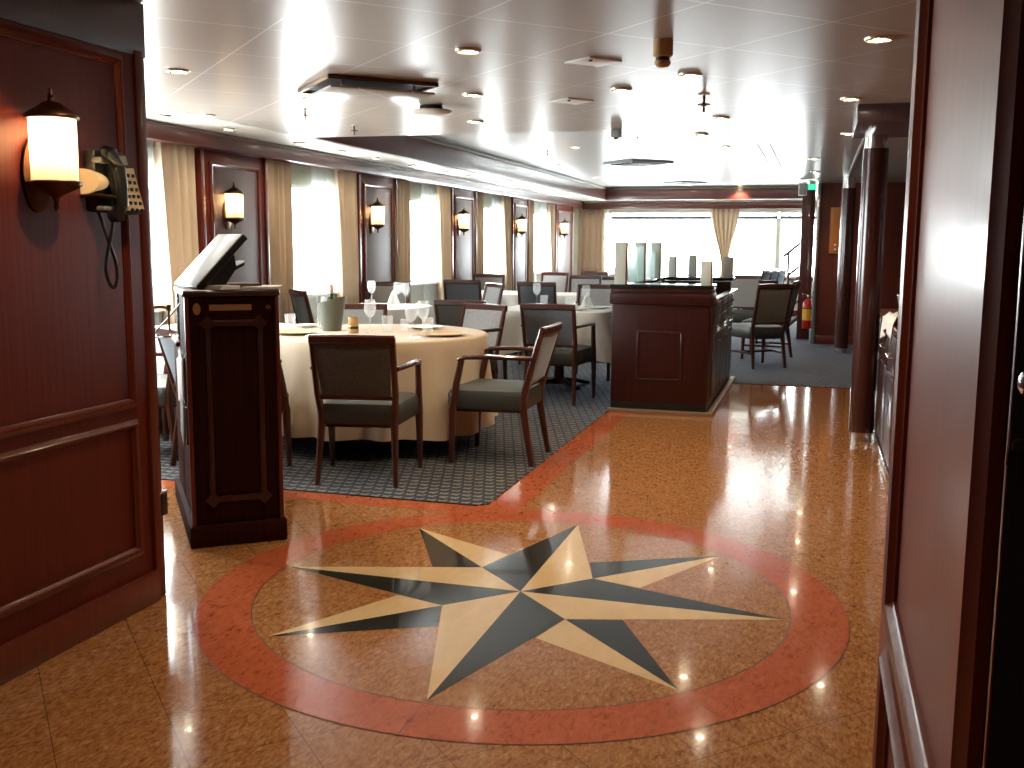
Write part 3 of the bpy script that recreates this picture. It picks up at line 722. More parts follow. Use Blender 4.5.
# monitor
mon=thing('touch_monitor','tilted touch-screen monitor with window glare painted on its screen on top of the host podium','monitor',on_pod(.055,.05,1.143),ang+.22)
sl=Vector((.235,0,.250)); L=sl.length; nrm=Vector((-.250,0,.235)).normalized()
def mp(u,v,w): return Vector((0,0,.012))+sl.normalized()*u+Vector((0,v,0))+nrm*w
def slab(bm,u0,u1,v0,v1,w0,w1,ch=.006):
    r=bmesh.ops.create_cube(bm,size=1)
    for v in r['verts']:
        c=v.co; v.co=mp(u0+(u1-u0)*(c.x+.5),v0+(v1-v0)*(c.y+.5),w0+(w1-w0)*(c.z+.5))
    es=set(e for v in r['verts'] for e in v.link_edges)
    bmesh.ops.bevel(bm,geom=list(es),offset=ch,segments=2,affect='EDGES',profile=.5)
bm=bmesh.new(); slab(bm,0,L,0,.36,-.035,-.003); finish('casing',bm,'black',mon); mon.scale=(.93,.93,.93)
bm=bmesh.new(); slab(bm,.004,L-.004,.006,.354,-.004,.001,.001); finish('screen',bm,'screen',mon)
bm=bmesh.new()
A=[(.02,-.03),(.26,-.035),(.21,-.10),(.06,-.12)]
ring_loft(bm,[[tuple(mp(u,v,w)) for u,w in A] for v in (.05,.31)]); finish('rear_housing',bm,'dark_plastic',mon)
bm=bmesh.new(); box(bm,.02,.20,.10,.33,0,.02,.006); bar(bm,[(.11,.21,.018),(.13,.21,.085)],(.10,.06)); finish('stand_foot',bm,'black',mon)
bm=bmesh.new(); bar(bm,[(.19,.16,.075),(.27,.16,.115)],(.14,.012),.2); finish('card_tray',bm,'black',mon)
bm=bmesh.new(); bar(bm,[(.20,.16,.090),(.285,.16,.128)],(.12,.006),.2); finish('card_reader',bm,'grey_plastic',mon)
# power unit behind podium block with cables
t=thing('terminal_box','narrow black terminal box standing upright on the podium shelf','terminal',on_pod(.04,.60,.873),ang)
bm=bmesh.new(); box(bm,-.03,.05,-.06,.06,0,.255,.005); finish('case',bm,'black',t)
bm=bmesh.new(); box(bm,-.034,-.029,-.056,-.048,.01,.25); box(bm,-.034,-.029,.02,.028,.01,.25); finish('edge_strip',bm,'chrome',t)
def cable(name,pts,label):
    bm=bmesh.new(); out=[]
    for i in range(len(pts)-1):
        p0=Vector(pts[max(i-1,0)]);p1=Vector(pts[i]);p2=Vector(pts[i+1]);p3=Vector(pts[min(i+2,len(pts)-1)])
        for k in range(8):
            s=k/8; out.append(.5*((2*p1)+(p2-p0)*s+(2*p0-5*p1+4*p2-p3)*s*s+(3*p1-p0-3*p2+p3)*s**3))
    out.append(Vector(pts[-1])); tube(bm,out,.004,6); return tag(finish(name,bm,'black'),label,'cable')
cable('cable',[on_pod(.0,.25,1.07),on_pod(-.05,.4,.99),on_pod(-.10,.6,.91),on_pod(-.09,.66,.885),on_pod(-.02,.5,.90),on_pod(-.005,.3,.92)],'black cable looping off the left flank of the host podium'.replace('left','window-side'))
for k,(x,y,w,d,h,rz,l,mt) in enumerate(((.22,.80,.21,.30,.014,.2,'white paper stack on the lower podium shelf','paper'),(.34,.12,.15,.21,.010,-.3,'white notepad on the podium top at its inner edge','paper'),(.16,.07,.10,.15,.016,.5,'crumpled white receipt pile under the tilted monitor','paper'),(.26,.2,.14,.2,.02,.1,'brown leather folder on the podium top behind the monitor','tan_dark'))):
    if mt=='tan_dark' and 'tan_dark' not in M: M['tan_dark']=pbr('brown_leather',(.07,.03,.022),.5)
    bm=bmesh.new(); n=4
    for i in range(n): box(bm,-w/2+.004*i,w/2+.003*i,-d/2+.003*i,d/2-.002*i,h*i/n,h*(i+.9)/n,.0008)
    o=finish('paper_stack' if mt=='paper' else 'folder',bm,mt); o.location=on_pod(x,y,.873 if k==0 else 1.1435); o.rotation_euler=(0,0,ang+rz); tag(o,l,'paper' if mt=='paper' else 'folder')

# ------------------------------------------------------------------ chairs
def make_chair(name,label,arms=True,h=.86,wr=.435,wf=.57,wt=.485,stretch=False,group=None,seatmat='seat'):
    """local +Y is the front; origin on the floor under the seat"""
    t=thing(name,label,'chair',(0,0,0),0,group)
    yf,yr=.215,-.22
    bm=bmesh.new(); tp=1-(wr+.03)/(wf-.02)
    pad(bm,(wf-.015)/2,.245,.05,.345,.468,tp,.012,.03,lambda p:(p[0],p[1]+.005,p[2])); finish('seat',bm,seatmat,t)
    bm=bmesh.new(); rings=[[(x*.86,y*.82+.005,z) for x,y in rrect((wf-.02)/2,.26,.03,2,tp)] for z in (.325,.36)]; ring_loft(bm,rings); finish('seat_rail',bm,'wood_chair',t)
    lean=.13
    for s in (-1,1):
        bm=bmesh.new()
        top=.655 if arms else .36
        pts=[(s*(wf/2-.015),yf+.005,0),(s*(wf/2-.018),yf-.005,.34)]; sz=[(.026,.030),(.044,.046)]
        if arms: pts+=[(s*(wf/2-.016),yf-.03,.50),(s*(wf/2-.012),yf-.065,top)]; sz+=[(.036,.040),(.032,.036)]
        bar(bm,pts,sz); finish('leg',bm,'wood_chair',t)
        bm=bmesh.new()
        bar(bm,[(s*(wr/2+.005),yr-.06,0),(s*(wr/2-.012),yr,.36),(s*(wr/2-.008),yr-.005,.44)],[(.026,.032),(.040,.046),(.036,.042)]); finish('leg',bm,'wood_chair',t)
    bm=bmesh.new()
    zt=h-.03
    for s in (-1,1):
        bar(bm,[(s*(wr/2-.008),yr-.003,.42),(s*(wr/2+.002),yr-.03,.52),(s*(wt/2-.02),yr-lean+.01,h-.012)],[(.036,.042),(.034,.040),(.032,.032)])
    bar(bm,[(-wt/2+.008,yr-lean+.008,zt+.005),(0,yr-lean-.006,zt+.008),(wt/2-.008,yr-lean+.008,zt+.005)],(.030,.05),.3)
    bar(bm,[(-wr/2,yr-.03,.500),(wr/2,yr-.03,.500)],(.024,.024),.25)
    finish('back_frame',bm,'wood_chair',t)
    # padded back: front and rear cloth
    z0,z1=.508,h-.046
    def at(f): return yr-.03+(-lean+.04)*f, (wr/2-.008)+((wt-wr)/2-.010)*f
    for nm,mt,off in (('backrest','frontfab',.018),('back_cover','backfab',-.018)):
        bm=bmesh.new(); rows=[]
        for i in range(9):
            f=i/8; y,w=at(f); z=z0+(z1-z0)*f; row=[]
            for j in range(11):
                g=-1+2*j/10; bul=(1-g**4)*(1-(2*f-1)**4)
                row.append((w*.93*g,y+off*(.35+.65*bul),z))
            rows.append(row)
        vs=ring_loft(bm,rows,False,False,False)
        back=[[bm.verts.new((p[0],at(i/8)[0],p[2])) for p in r] for i,r in enumerate(rows)]
        for i in range(8):
            bm.faces.new((vs[i][0],vs[i+1][0],back[i+1][0],back[i][0])); bm.faces.new((vs[i][-1],vs[i+1][-1],back[i+1][-1],back[i][-1]))
        for j in range(10):
            bm.faces.new((vs[0][j],vs[0][j+1],back[0][j+1],back[0][j])); bm.faces.new((vs[8][j],vs[8][j+1],back[8][j+1],back[8][j]))
        finish(nm,bm,mt,t,60)
    if arms:
        for s in (-1,1):
            bm=bmesh.new()
            bar(bm,[(s*(wr/2+.016),yr-.065,.665),(s*(wf/2-.005),-.02,.672),(s*(wf/2-.008),yf-.085,.664),(s*(wf/2-.012),yf-.045,.645)],[(.030,.026),(.040,.026),(.040,.026),(.034,.024)],.3); finish('armrest',bm,'wood_chair',t)
    if stretch:
        bm=bmesh.new()
        for s in (-1,1): bar(bm,[(s*(wf/2-.02),yf,.17),(s*(wr/2),yr-.03,.17)],(.018,.024))
        bar(bm,[(-wf/2+.04,.0,.17),(wf/2-.04,.0,.17)],(.018,.024)); finish('stretcher',bm,'wood_chair',t)
    return t
def face(fx,fy): return math.atan2(-fx,fy)
arm0=make_chair('dining_armchair','wooden armchair with its woven back toward the lobby, at the ivory round table',True,.855,group='armchairs around the dining tables')
arm0.location=(-2.50,5.30,0); arm0.rotation_euler=(0,0,face(-.40,.916))
arm0.rotation_euler=(0,0,face(-.20,.98)); arm0.location=(-2.46,5.32,0)
def ac(x,y,fx,fy,l): return dup(arm0,(x,y,0),face(fx,fy),l)
ac(-1.90,6.06,-1,-.02,'wooden armchair seen from its side, right of the ivory round table'.replace('right of','between the aisle and'))
ac(-2.74,7.62,-.40,-.917,'pale-fronted armchair facing the lobby beyond the ivory round table')
ac(-3.46,7.25,.32,-.947,'pale-fronted armchair behind the wine bucket at the ivory round table')
ac(-3.36,5.33,.45,.893,'armchair at the ivory round table half hidden by the host podium')
sq=ac(-2.12,8.50,.03,1,'armchair with its woven back to the lobby at the square white table')
for c in sq.children:
    if c.name.startswith('back_cover'): c.data=c.data.copy(); c.data.materials[0]=M['backfab_lit']
ac(-4.0,5.55,-1,.08,'armchair at the window-side table seen past the lobby wall edge')
ac(-3.0,8.74,-.05,.999,'armchair with dark woven back adjoining the pale-fronted armchair')
ac(-3.0,14.95,.1,-1,'pale-fronted armchair before the corner curtain at the stern')
ac(-.80,15.3,-.1,.99,'armchair in the stern corner beside the stair railing, nearest the aisle')
tall0=make_chair('dining_chair','tall wooden dining chair with woven back seen from behind, beyond the square table',False,.935,.40,.50,.45,True,group='tall dining chairs')
tall0.location=(-2.95,11.15,0)
for c in tall0.children:
    if c.name.startswith('back_cover'): c.data.materials[0]=M['backfab_lit']
tall0['label']='tall dining chair with dark frame behind the armchair at the square table'
def tc(x,y,fx,fy,l): return dup(tall0,(x,y,0),face(fx,fy),l)
tc(-2.17,9.95+.1,0,-1,'tall dining chair facing the lobby across the square white table')
tc(-3.92,11.35,-.1,1,'tall dining chair with window-lit blue-grey back below the third wall lamp')
tc(-4.33,9.75,.15,-1,'tall dining chair facing the lobby beside the second wooden pier')
tc(-3.50,10.0,-.75,-.66,'tall dining chair turned sideways with its pale front lit by windows')
tc(-4.25,12.9,.1,-1,'red-railed tall chair behind the window-lit blue-grey chair below the third lamp')
tc(-2.95,12.95,.0,-1,'red-railed tall chair facing the lobby at the far middle table')
tc(-3.75,14.2,-.2,-1,'red-railed tall chair facing the lobby below the fourth wall lamp')
tc(-3.25,15.75,.1,1,'tall chair with window-lit grey back before the corner curtain, seen from behind')
tc(-3.2,17.4,0,-1,'red-railed tall chair facing the lobby by the corner curtain')
tc(-4.13,8.28,.70,.71,'small-looking dark chair by the window beside the wine bucket')
# starboard group
rc=tc(-.62,11.66,-.58,.81,'tall dining chair with beige woven back standing nearest the aisle column')
tc(-.56,12.52,-1,.15,'tall dining chair just behind the beige-backed chair by the aisle')
for c in rc.children:
    if c.name.startswith('back_cover'): c.data=c.data.copy(); c.data.materials[0]=M['beigefab']
ch=tc(-.98,14.0,-.1,-1,'chair with pale seat behind the black-topped serving station')
ch.children[0].data=ch.children[0].data.copy(); ch.children[0].data.materials[0]=M['seat_beige']
for k,x in enumerate((-1.14,-1.03,-.92)): tc(x,17.9+.56*k,-.95,.25,'striped-looking chair back near the stern windows, %s of three in a row'%('first','second','third')[k])

# ------------------------------------------------------------------ tables
def tablecloth(cx,cy,rx,ry,label,mat,hem=.17,p=2.0,folds=14,flare=.05,z=.745,corner=0,rz=0):
    bm=bmesh.new(); n=144; rows=[]
    ph=random.random()*6
    def out(a,k):
        c,s=math.cos(a),math.sin(a); r=(abs(c)**p+abs(s)**p)**(-1/p)
        return r*c*rx*k,r*s*ry*k
    for k,zz in ((.02,0),(.5,0),(.90,0),(.975,-.0005),(.995,-.004),(1.004,-.014)):
        rows.append([(*out(2*PI*i/n,k),z+zz) for i in range(n)])
    D=z-hem
    for i_ in range(1,11):
        f=i_/10; ring=[]
        for i in range(n):
            a=2*PI*i/n; x,y=out(a,1.0)
            w=math.sin(folds*a+ph)+.5*math.sin(folds*.5*a+1.7*ph)+.3*math.sin(folds*1.7*a+2)
            rr=flare*f*(.75)+.040*f**1.1*w
            if corner: rr+=corner*f*abs(math.sin(2*a))**6
            l=math.hypot(x,y); q=(l+rr+.004)/l
            zz=z-.014-(D-.014)*f+(.012*f*math.sin(3*a+ph)) 
            if corner: zz-=.10*f*abs(math.sin(2*a))**6
            ring.append((x*q,y*q,zz))
        rows.append(ring)
    vs=ring_loft(bm,rows,True,False,True)
    o=finish('tablecloth',bm,mat,None,70); o.location=(cx,cy,0); o.rotation_euler=(0,0,rz)
    return tag(o,label,'tablecloth')
def table(cx,cy,r,label,square=False,rz=0):
    t=thing('dining_table',label,'table',(cx,cy,0),rz)
    bm=bmesh.new()
    if square: box(bm,-r,r,-r,r,.705,.735,.006)
    else: lathe(bm,[(r-.01,.705),(r,.712),(r,.73),(r-.005,.735)],seg=48)
    finish('tabletop',bm,'wood_dark',t)
    bm=bmesh.new(); lathe(bm,[(.09,.03),(.05,.07),(.04,.3),(.05,.66),(.12,.704)],seg=24); finish('pedestal',bm,'wood_dark',t)
    for k in range(4):
        a=PI/4+k*PI/2; c,s=math.cos(a),math.sin(a)
        bm=bmesh.new(); bar(bm,[(.03*c,.03*s,.06),(.2*c,.2*s,.045),(.33*c,.33*s,.016)],[(.06,.05),(.05,.04),(.05,.03)]); finish('foot',bm,'wood_dark',t)
    return t
TA=(-2.85,6.36)
table(*TA,.70,'round pedestal table under the ivory cloth nearest the lobby')
tablecloth(*TA,.742,.742,'ivory tablecloth on the round table set with the wine bucket','cloth_ivory',.135,2,15,.055)
table(-2.32,9.36,.46,'square pedestal table under the pointed white cloth',True)
tablecloth(-2.32,9.36,.53,.50,'white tablecloth with pointed corners on the square table by the serving station','cloth_white',.40,7,12,.04,corner=.10)
table(-4.02,9.15,.42,'round pedestal table under white cloth beside the second window')
tablecloth(-4.02,9.05,.46,.46,'white tablecloth on the table in front of the second wooden pier','cloth_white',.3,3,12,.03)
table(-4.06,6.38,.46,'round pedestal table by the window behind the lobby wall')
tablecloth(-4.06,6.38,.50,.50,'white tablecloth on the window table glimpsed past the lobby wall','cloth_white',.25,2.4,13,.03)
table(-3.75,12.15,.42,'square pedestal table under white cloth below the third lamp',True)
tablecloth(-3.75,12.15,.46,.46,'white tablecloth on the table below the third wall lamp','cloth_white',.35,6,12,.03,corner=.03)
table(-2.80,12.1,.36,'square pedestal table in the middle of the room',True)
tablecloth(-2.80,12.1,.40,.40,'white tablecloth on the small middle table behind the tall chairs','cloth_white',.35,6,12,.03)
table(-3.35,16.5,.42,'square pedestal table under white cloth near the corner curtain',True)
tablecloth(-3.35,16.5,.46,.46,'white tablecloth on the table near the corner curtain','cloth_white',.35,6,12,.03)
table(-2.05,18.3,.5,'square pedestal table under white cloth before the stern windows',True)
tablecloth(-2.05,18.3,.54,.54,'white tablecloth on the table before the stern windows','cloth_white',.35,6,12,.03)

# tableware
TZ=.747
def wine_glass(x,y,label,s=1.0,first=[]):
    if not first:
        bm=bmesh.new()
        lathe(bm,[(.0,0),(.034,.0),(.035,.002),(.012,.006),(.004,.012),(.0035,.085),(.006,.095),(.022,.108),(.034,.130),(.037,.155),(.034,.18),(.029,.205),(.028,.2055),(.033,.18),(.0355,.155),(.0325,.131),(.020,.110),(.003,.099),(0,.098)],seg=28,cap0=False,cap1=False)
        o=finish('wine_glass',bm,'crystal'); first.append(o)
    else:
        o=first[0].copy(); COL.objects.link(o)
    o.location=(x,y,TZ); o.scale=(s,s,s); return tag(o,label,'wine glass','stemmed wine glasses on the tables')
def tumbler(x,y,label,s=1.0,first=[]):
    if not first:
        bm=bmesh.new()
        lathe(bm,[(0,0),(.028,0),(.030,.003),(.037,.10),(.0365,.1005),(.0355,.10),(.0285,.010),(0,.009)],seg=28,cap0=False,cap1=False)
        o=finish('water_tumbler',bm,'crystal'); first.append(o)
    else: o=first[0].copy(); COL.objects.link(o)
    o.location=(x,y,TZ); o.scale=(s,s,s); return tag(o,label,'tumbler','water tumblers on the tables')
wine_glass(-3.30,6.58-.1,'stemmed wine glass standing beside the wine bucket',1.1)
wine_glass(-2.86,6.25,'stemmed wine glass just past the gold candle holder',1.1)
wine_glass(-2.44,5.95,'stemmed wine glass before the white plate, foremost of a pair',1.1)
wine_glass(-2.42,6.10,'stemmed wine glass before the white plate, rear of a pair',1.15)
tumbler(-3.52,6.36,'water tumbler at the podium edge of the ivory table',1.05)
tumbler(-3.38,6.42+.12,'short water tumbler between podium and wine bucket',.7)
tumbler(-2.80,6.40,'water tumbler beside the gold candle holder',1.1)
tumbler(-2.70,6.47,'low water tumbler behind the pair of wine glasses',.85)
tumbler(-2.48,6.34,'water tumbler next to the white plate',1.1)
t=thing('wine_bucket','grey-green wine bucket with slanted rim on the ivory tablecloth','wine bucket',(-3.20,6.36,TZ))
bm=bmesh.new(); rings=[]; seg=36
for r,z in ((.0,.0),(.062,.0),(.066,.004),(.085,.12),(.098,.205),(.094,.206),(.082,.12),(.060,.012),(.0,.011)):
    rings.append([(max(r,1e-4)*math.cos(2*PI*i/seg),max(r,1e-4)*math.sin(2*PI*i/seg),z+(.030*math.cos(2*PI*i/seg)*(1 if z>.19 else 0))) for i in range(seg)])
ring_loft(bm,rings,False,False); finish('body',bm,'bucket',t)
t=thing('wine_bottle','green wine bottle with peach capsule in the wine bucket','bottle',(-3.205,6.37,TZ+.030))
bm=bmesh.new(); lathe(bm,[(.036,0),(.038,.004),(.038,.16),(.030,.185),(.015,.205),(.0145,.225)],seg=24); finish('glass_body',bm,'bottle',t)
bm=bmesh.new(); lathe(bm,[(.0155,.222),(.0155,.272),(.017,.274),(.017,.286),(.0,.288)],seg=20); finish('capsule',bm,'capsule',t)
t=thing('candle_holder','small gold glass candle holder on the ivory tablecloth','candle holder',(-2.97,6.22,TZ))
bm=bmesh.new(); lathe(bm,[(.034,0),(.036,.006),(.036,.05),(.033,.055),(.036,.06),(.034,.105),(.031,.106),(.031,.06),(.0,.058)],seg=28); finish('cup',bm,'gold',t)
bm=bmesh.new(); lathe(bm,[(.0375,.030),(.0375,.044)],seg=28,cap0=False,cap1=False); finish('band',bm,'dark_plastic',t)
def plate(name,x,y,r,label,mat,group,z=TZ,well=True):
    bm=bmesh.new(); lathe(bm,[(0,0),(r*.6,0),(r*.68,.004),(r*.97,.014),(r,.017),(r*.985,.019),(r*.9,.016),(r*.66,.008),(0,.007)],seg=44,cap0=False,cap1=False)
    o=finish(name,bm,mat,None,50); o.location=(x,y,z); return tag(o,label,'plate',group)
plate('charger_plate',-2.36,6.32-.06,.165,'large beige woven charger plate at the aisle side of the ivory table','charger','plates on the tables')
plate('dinner_plate',-2.66,6.72,.13,'raised white dinner plate near the far rim of the ivory table','china','plates on the tables',TZ+.002)
plate('charger_plate',-3.30,6.02,.15,'beige charger plate at the podium side of the ivory table','charger','plates on the tables')
plate('side_plate',-3.50,6.55,.085,'small white side plate by the tumbler near the podium','china','plates on the tables')
plate('dinner_plate',-1.98,9.42,.125,'white dinner plate on the square table by the serving station','china','plates on the tables')
plate('side_plate',-2.10,9.10,.085,'small white side plate at the near edge of the square table','china','plates on the tables')
def cutlery(x,y,rz,label,kind):
    bm=bmesh.new()
    if kind=='fork':
        bar(bm,[(0,-.09,.006),(0,.02,.010),(0,.045,.006)],[(.010,.003),(.006,.003),(.018,.003)])
        for k in (-1,0,1): bar(bm,[(k*.006,.043,.006),(k*.006,.09,.008)],(.003,.002))
    else: bar(bm,[(0,-.10,.005),(0,-.01,.006),(0,.0,.006),(0,.10,.005)],[(.011,.005),(.009,.005),(.016,.002),(.006,.0015)])
    o=finish(kind,bm,'chrome'); o.location=(x,y,TZ); o.rotation_euler=(0,0,rz); return tag(o,label,'cutlery','cutlery on the ivory table')
cutlery(-2.40,5.96+.02,-.4,'silver fork lying before the big charger plate','fork'); cutlery(-2.52,5.80,.3,'silver knife near the front rim of the ivory table','knife')
cutlery(-3.12,5.86,.3,'silver fork beside the charger plate near the podium','fork')
def napkin(x,y,label):
    bm=bmesh.new(); rings=[]
    for k in range(7):
        f=k/6; r=.05*(1-f)**.8+.004
        rings.append([(r*(1+.35*math.cos(3*a))*math.cos(a),r*(1+.35*math.cos(3*a))*math.sin(a),.14*f) for a in [2*PI*i/24 for i in range(24)]])
    ring_loft(bm,rings); o=finish('folded_napkin',bm,'napkin',None,60); o.location=(x,y,TZ); return tag(o,label,'napkin','folded napkins')
napkin(-4.0,9.30,'white folded napkin standing on the table by the second pier')
napkin(-2.12,9.62,'white folded napkin standing on the square table')
wine_glass(-4.16,9.13,'wine glass on the table by the second pier, nearer the windows',1.15); wine_glass(-3.88,9.12,'wine glass on the table by the second pier, nearer the aisle',1.1)
wine_glass(-3.74,8.98,'wine glass at the aisle corner of the table by the second pier',1.1)
wine_glass(-2.62,9.62,'wine glass at the window side of the square table',1.1); wine_glass(-2.04,9.22,'wine glass in front of the plate on the square table',1.1)
tumbler(-2.52,9.52,'water tumbler beside the wine glass on the square table',1.1); tumbler(-2.20,9.22,'water tumbler at the near edge of the square table',1.1)
t=thing('salt_shaker','small white salt shaker on the square table','salt shaker',(-2.13,9.20,TZ))
bm=bmesh.new(); lathe(bm,[(.018,0),(.019,.004),(.016,.055),(.014,.06)],seg=20); finish('body',bm,'china',t)
bm=bmesh.new(); lathe(bm,[(.0155,.058),(.015,.07),(.008,.078),(0,.079)],seg=20); finish('cap',bm,'chrome',t)

# ------------------------------------------------------------------ serving station
st=thing('serving_station','shade-darkened mahogany serving station with black stone top beside the aisle','serving station',(-1.57,8.08,0))
W=.78
bm=bmesh.new(); box(bm,0,W-.01,.0,.36,.085,.995,.004); box(bm,.0,W-.02,.35,2.32,.085,.89,.004); box(bm,0,.10,.35,2.32,.88,.995,.003); box(bm,0,W-.02,2.10,2.32,.88,.995,.003); finish('body',bm,'wood_station_shaded',st)
bm=bmesh.new(); box(bm,-.02,W+.012,-.03,.37,.875,.965,.012); box(bm,-.012,W+.004,-.02,.37,.96,1.0,.006); finish('front_cornice',bm,'wood_station_shaded',st)
bm=bmesh.new()
frame_y(bm,.205,.575,.265,.665,.0,.02,.009); finish('panel_moulding',bm,'wood_dark',st)
bm=bmesh.new(); box(bm,-.02,W+.01,-.025,.37,1.0,1.032,.004); box(bm,-.02,.13,.36,2.34,1.0,1.032,.004); box(bm,.12,W+.01,2.07,2.34,1.0,1.032,.004); box(bm,.12,W,.36,2.08,.89,.905,.002); finish('stone_top',bm,'black_gloss',st)
bm=bmesh.new(); box(bm,W-.03,W+.035,.36,2.34,.895,.917,.004); finish('counter_edge',bm,'chrome',st)
bm=bmesh.new(); box(bm,.002,W-.012,.002,2.31,.0,.09); finish('toe_kick',bm,'black',st)
bm=bmesh.new(); box(bm,-.015,W+.045,-.045,0.0,.0,.030,.004); box(bm,W-.0,W+.045,0,2.36,.0,.030,.004); finish('kick_rail',bm,'kick',st)
for k in range(3):
    y0=.385+.65*k; y1=y0+.63
    for z0,z1 in ((.755,.875),(.62,.745)):
        bm=bmesh.new(); box(bm,W-.022,W-.004,y0,y1,z0,z1,.004); dr=finish('drawer',bm,'wood_dark',st)
        for q in (.18,.45):
            bm=bmesh.new(); tube(bm,[(W-.005,y0+q,(z0+z1)/2),(W+.022,y0+q,(z0+z1)/2)],[.006,.012],10); finish('knob',bm,'chrome',dr)
    for q in (0,.32):
        bm=bmesh.new(); box(bm,W-.022,W-.004,y0+q,y0+q+.31,.10,.605,.004); dr=finish('door',bm,'wood_dark',st)
        bm=bmesh.new(); tube(bm,[(W-.005,y0+(.28 if q==0 else .35),.54),(W+.022,y0+(.28 if q==0 else .35),.54)],[.006,.012],10); finish('knob',bm,'chrome',dr)
bm=bmesh.new(); box(bm,W-.006,W+.004,.355,.37,.06,.875); box(bm,W-.006,W+.002,.37,2.3,.608,.617); finish('metal_trim',bm,'chrome',st)
# posts and glass
def post(x,y,z1,w=.088,pin=False,z0=1.032):
    bm=bmesh.new(); box(bm,x-w/2,x+w/2,y-w/2,y+w/2,z0-.002,z1,.004); o=finish('post',bm,'frosted',st)
    bm=bmesh.new(); box(bm,x+w/2-.004,x+w/2+.008,y-w/2+.004,y+w/2-.004,z0,z1-.004,.002); finish('edge_strip',bm,'brass',o)
    if pin:
        bm=bmesh.new(); tube(bm,[(x,y,z1),(x,y,z1+.055)],.004,8); finish('pin',bm,'dark_plastic',o)
post(.06,.03,1.367,pin=True); post(.06,.95,1.37,pin=True); post(.06,1.85,1.37)
post(.735,.06,1.225,.08); post(.735,2.1,1.235,.08)
post(.17,2.24,1.235,.07); post(.37,2.24,1.25,.07)
for y0,y1 in ((.08,.90),(1.0,1.80)):
    bm=bmesh.new(); box(bm,.054,.064,y0,y1,1.034,1.275,.002); finish('glass_panel',bm,'screen_glass',st)
for y0,y1 in ((.10,.55),(.62,1.35)):
    bm=bmesh.new(); box(bm,.094,.100,y0,y1,1.034,1.33,.002); finish('glass_panel',bm,'screen_glass',st)
t=thing('glass_carafe','tall clear glass carafe behind the frosted screens of the serving station','carafe',(-1.44,9.95,1.033))
bm=bmesh.new(); lathe(bm,[(0,0),(.045,0),(.05,.01),(.05,.16),(.035,.24),(.022,.28),(.022,.36),(.028,.40),(.026,.40),(.020,.36),(.020,.28),(.033,.24),(.047,.16),(.046,.012),(0,.01)],seg=28,cap0=False,cap1=False); finish('vessel',bm,'crystal',t)

# ------------------------------------------------------------------ side counter with cloth by the column
sc=thing('side_counter','dark wooden side counter half hidden by the jamb, beside the column','counter',(.43,5.9,0))
bm=bmesh.new(); box(bm,.02,.75,0.02,2.0,.05,.86,.005); finish('body',bm,'wood',sc)
bm=bmesh.new(); box(bm,0,.77,-.01,2.02,.86,.895,.006); finish('worktop',bm,'wood_trim',sc)
bm=bmesh.new(); box(bm,.0,.76,-.01,2.0,0,.075,.006); finish('plinth',bm,'chrome',sc)
for k in range(3):
    bm=bmesh.new(); box(bm,.004,.022,.04+.65*k,.66+.65*k,.10,.60,.004); dr=finish('door',bm,'wood_dark',sc)
    bm=bmesh.new(); box(bm,.004,.022,.04+.65*k,.66+.65*k,.62,.84,.004); d2=finish('drawer',bm,'wood_dark',sc)
    bm=bmesh.new(); tube(bm,[(.004,.2+.65*k,.72),(-.018,.2+.65*k,.72),(-.018,.45+.65*k,.72),(.004,.45+.65*k,.72)],.005,8); finish('handle',bm,'chrome',d2)
bm=bmesh.new()
nu,nv=26,20; g=[]
for i in range(nu+1):
    u=-.11+.40*i/nu; row=[]
    for j in range(nv+1):
        v=.25+.75*j/nv
        wr=.012*math.sin(17*v+9*u)+.010*math.sin(31*u-12*v)+.008*math.sin(40*v)
        if u<0: p=(-.008+.012*math.sin(26*v)-.01*abs(u)*8*(1+.4*math.sin(9*v)),v,.905+u*(.9+.45*math.sin(7*v+1))+.005)
        else: p=(u,v,.918+abs(wr)*1.5)
        row.append(p)
    g.append(row)
vs=ring_loft(bm,g,False,False,False)
o=finish('linen_cloth',bm,'napkin',None,80); o.location=(.43,5.9,0)
so=o.modifiers.new('thickness','SOLIDIFY'); so.thickness=.004
tag(o,'crumpled white linen cloth thrown over the edge of the side counter','cloth')
t=thing('storage_bin','grey steel bin standing on the side counter behind the linen','bin',(.66,7.05,.896))
bm=bmesh.new(); rings=[[(x*k,y*k,z) for x,y in rrect(.14,.2,.03,4)] for z,k in ((0,.85),(.12,1),(.13,1.04),(.135,1.02))]; ring_loft(bm,rings); finish('body',bm,'grey_plastic',t)

# ------------------------------------------------------------------ items at the aft end
t=thing('fire_extinguisher','red and yellow fire extinguisher mounted low by the bulkhead corner','fire extinguisher',(-.105,15.14,.17))
t.scale=(.8,.8,.8)
bm=bmesh.new(); lathe(bm,[(.085,0),(.09,.01),(.09,.42),(.08,.47),(.045,.51),(.025,.53),(.025,.55)],seg=28); finish('cylinder',bm,'ext_red',t)
bm=bmesh.new(); lathe(bm,[(.0915,.15),(.0915,.38)],seg=28,cap0=False,cap1=False); finish('label_band',bm,'ext_yellow',t)
bm=bmesh.new(); lathe(bm,[(.0925,.355),(.0925,.375)],seg=28,cap0=False,cap1=False); finish('strap',bm,'black',t)
bm=bmesh.new(); box(bm,-.02,.02,-.02,.02,.545,.60,.005); bar(bm,[(0,0,.60),(-.10,-.02,.62)],(.02,.012)); bar(bm,[(0,0,.585),(-.09,-.02,.57)],(.02,.01)); finish('valve',bm,'chrome',t)
bm=bmesh.new(); bar(bm,[(0,.0,.02),(0,.0,-.02),(0,.09,-.02)],(.03,.02))
tube(bm,[(.02,0,.57),(.10,-.01,.55),(.112,-.02,.40),(.105,-.02,.2)],.009,8); finish('hose',bm,'black',t)
t=thing('wall_speaker','white box loudspeaker under the ceiling at the bulkhead corner','speaker',(-.23,14.45,H))
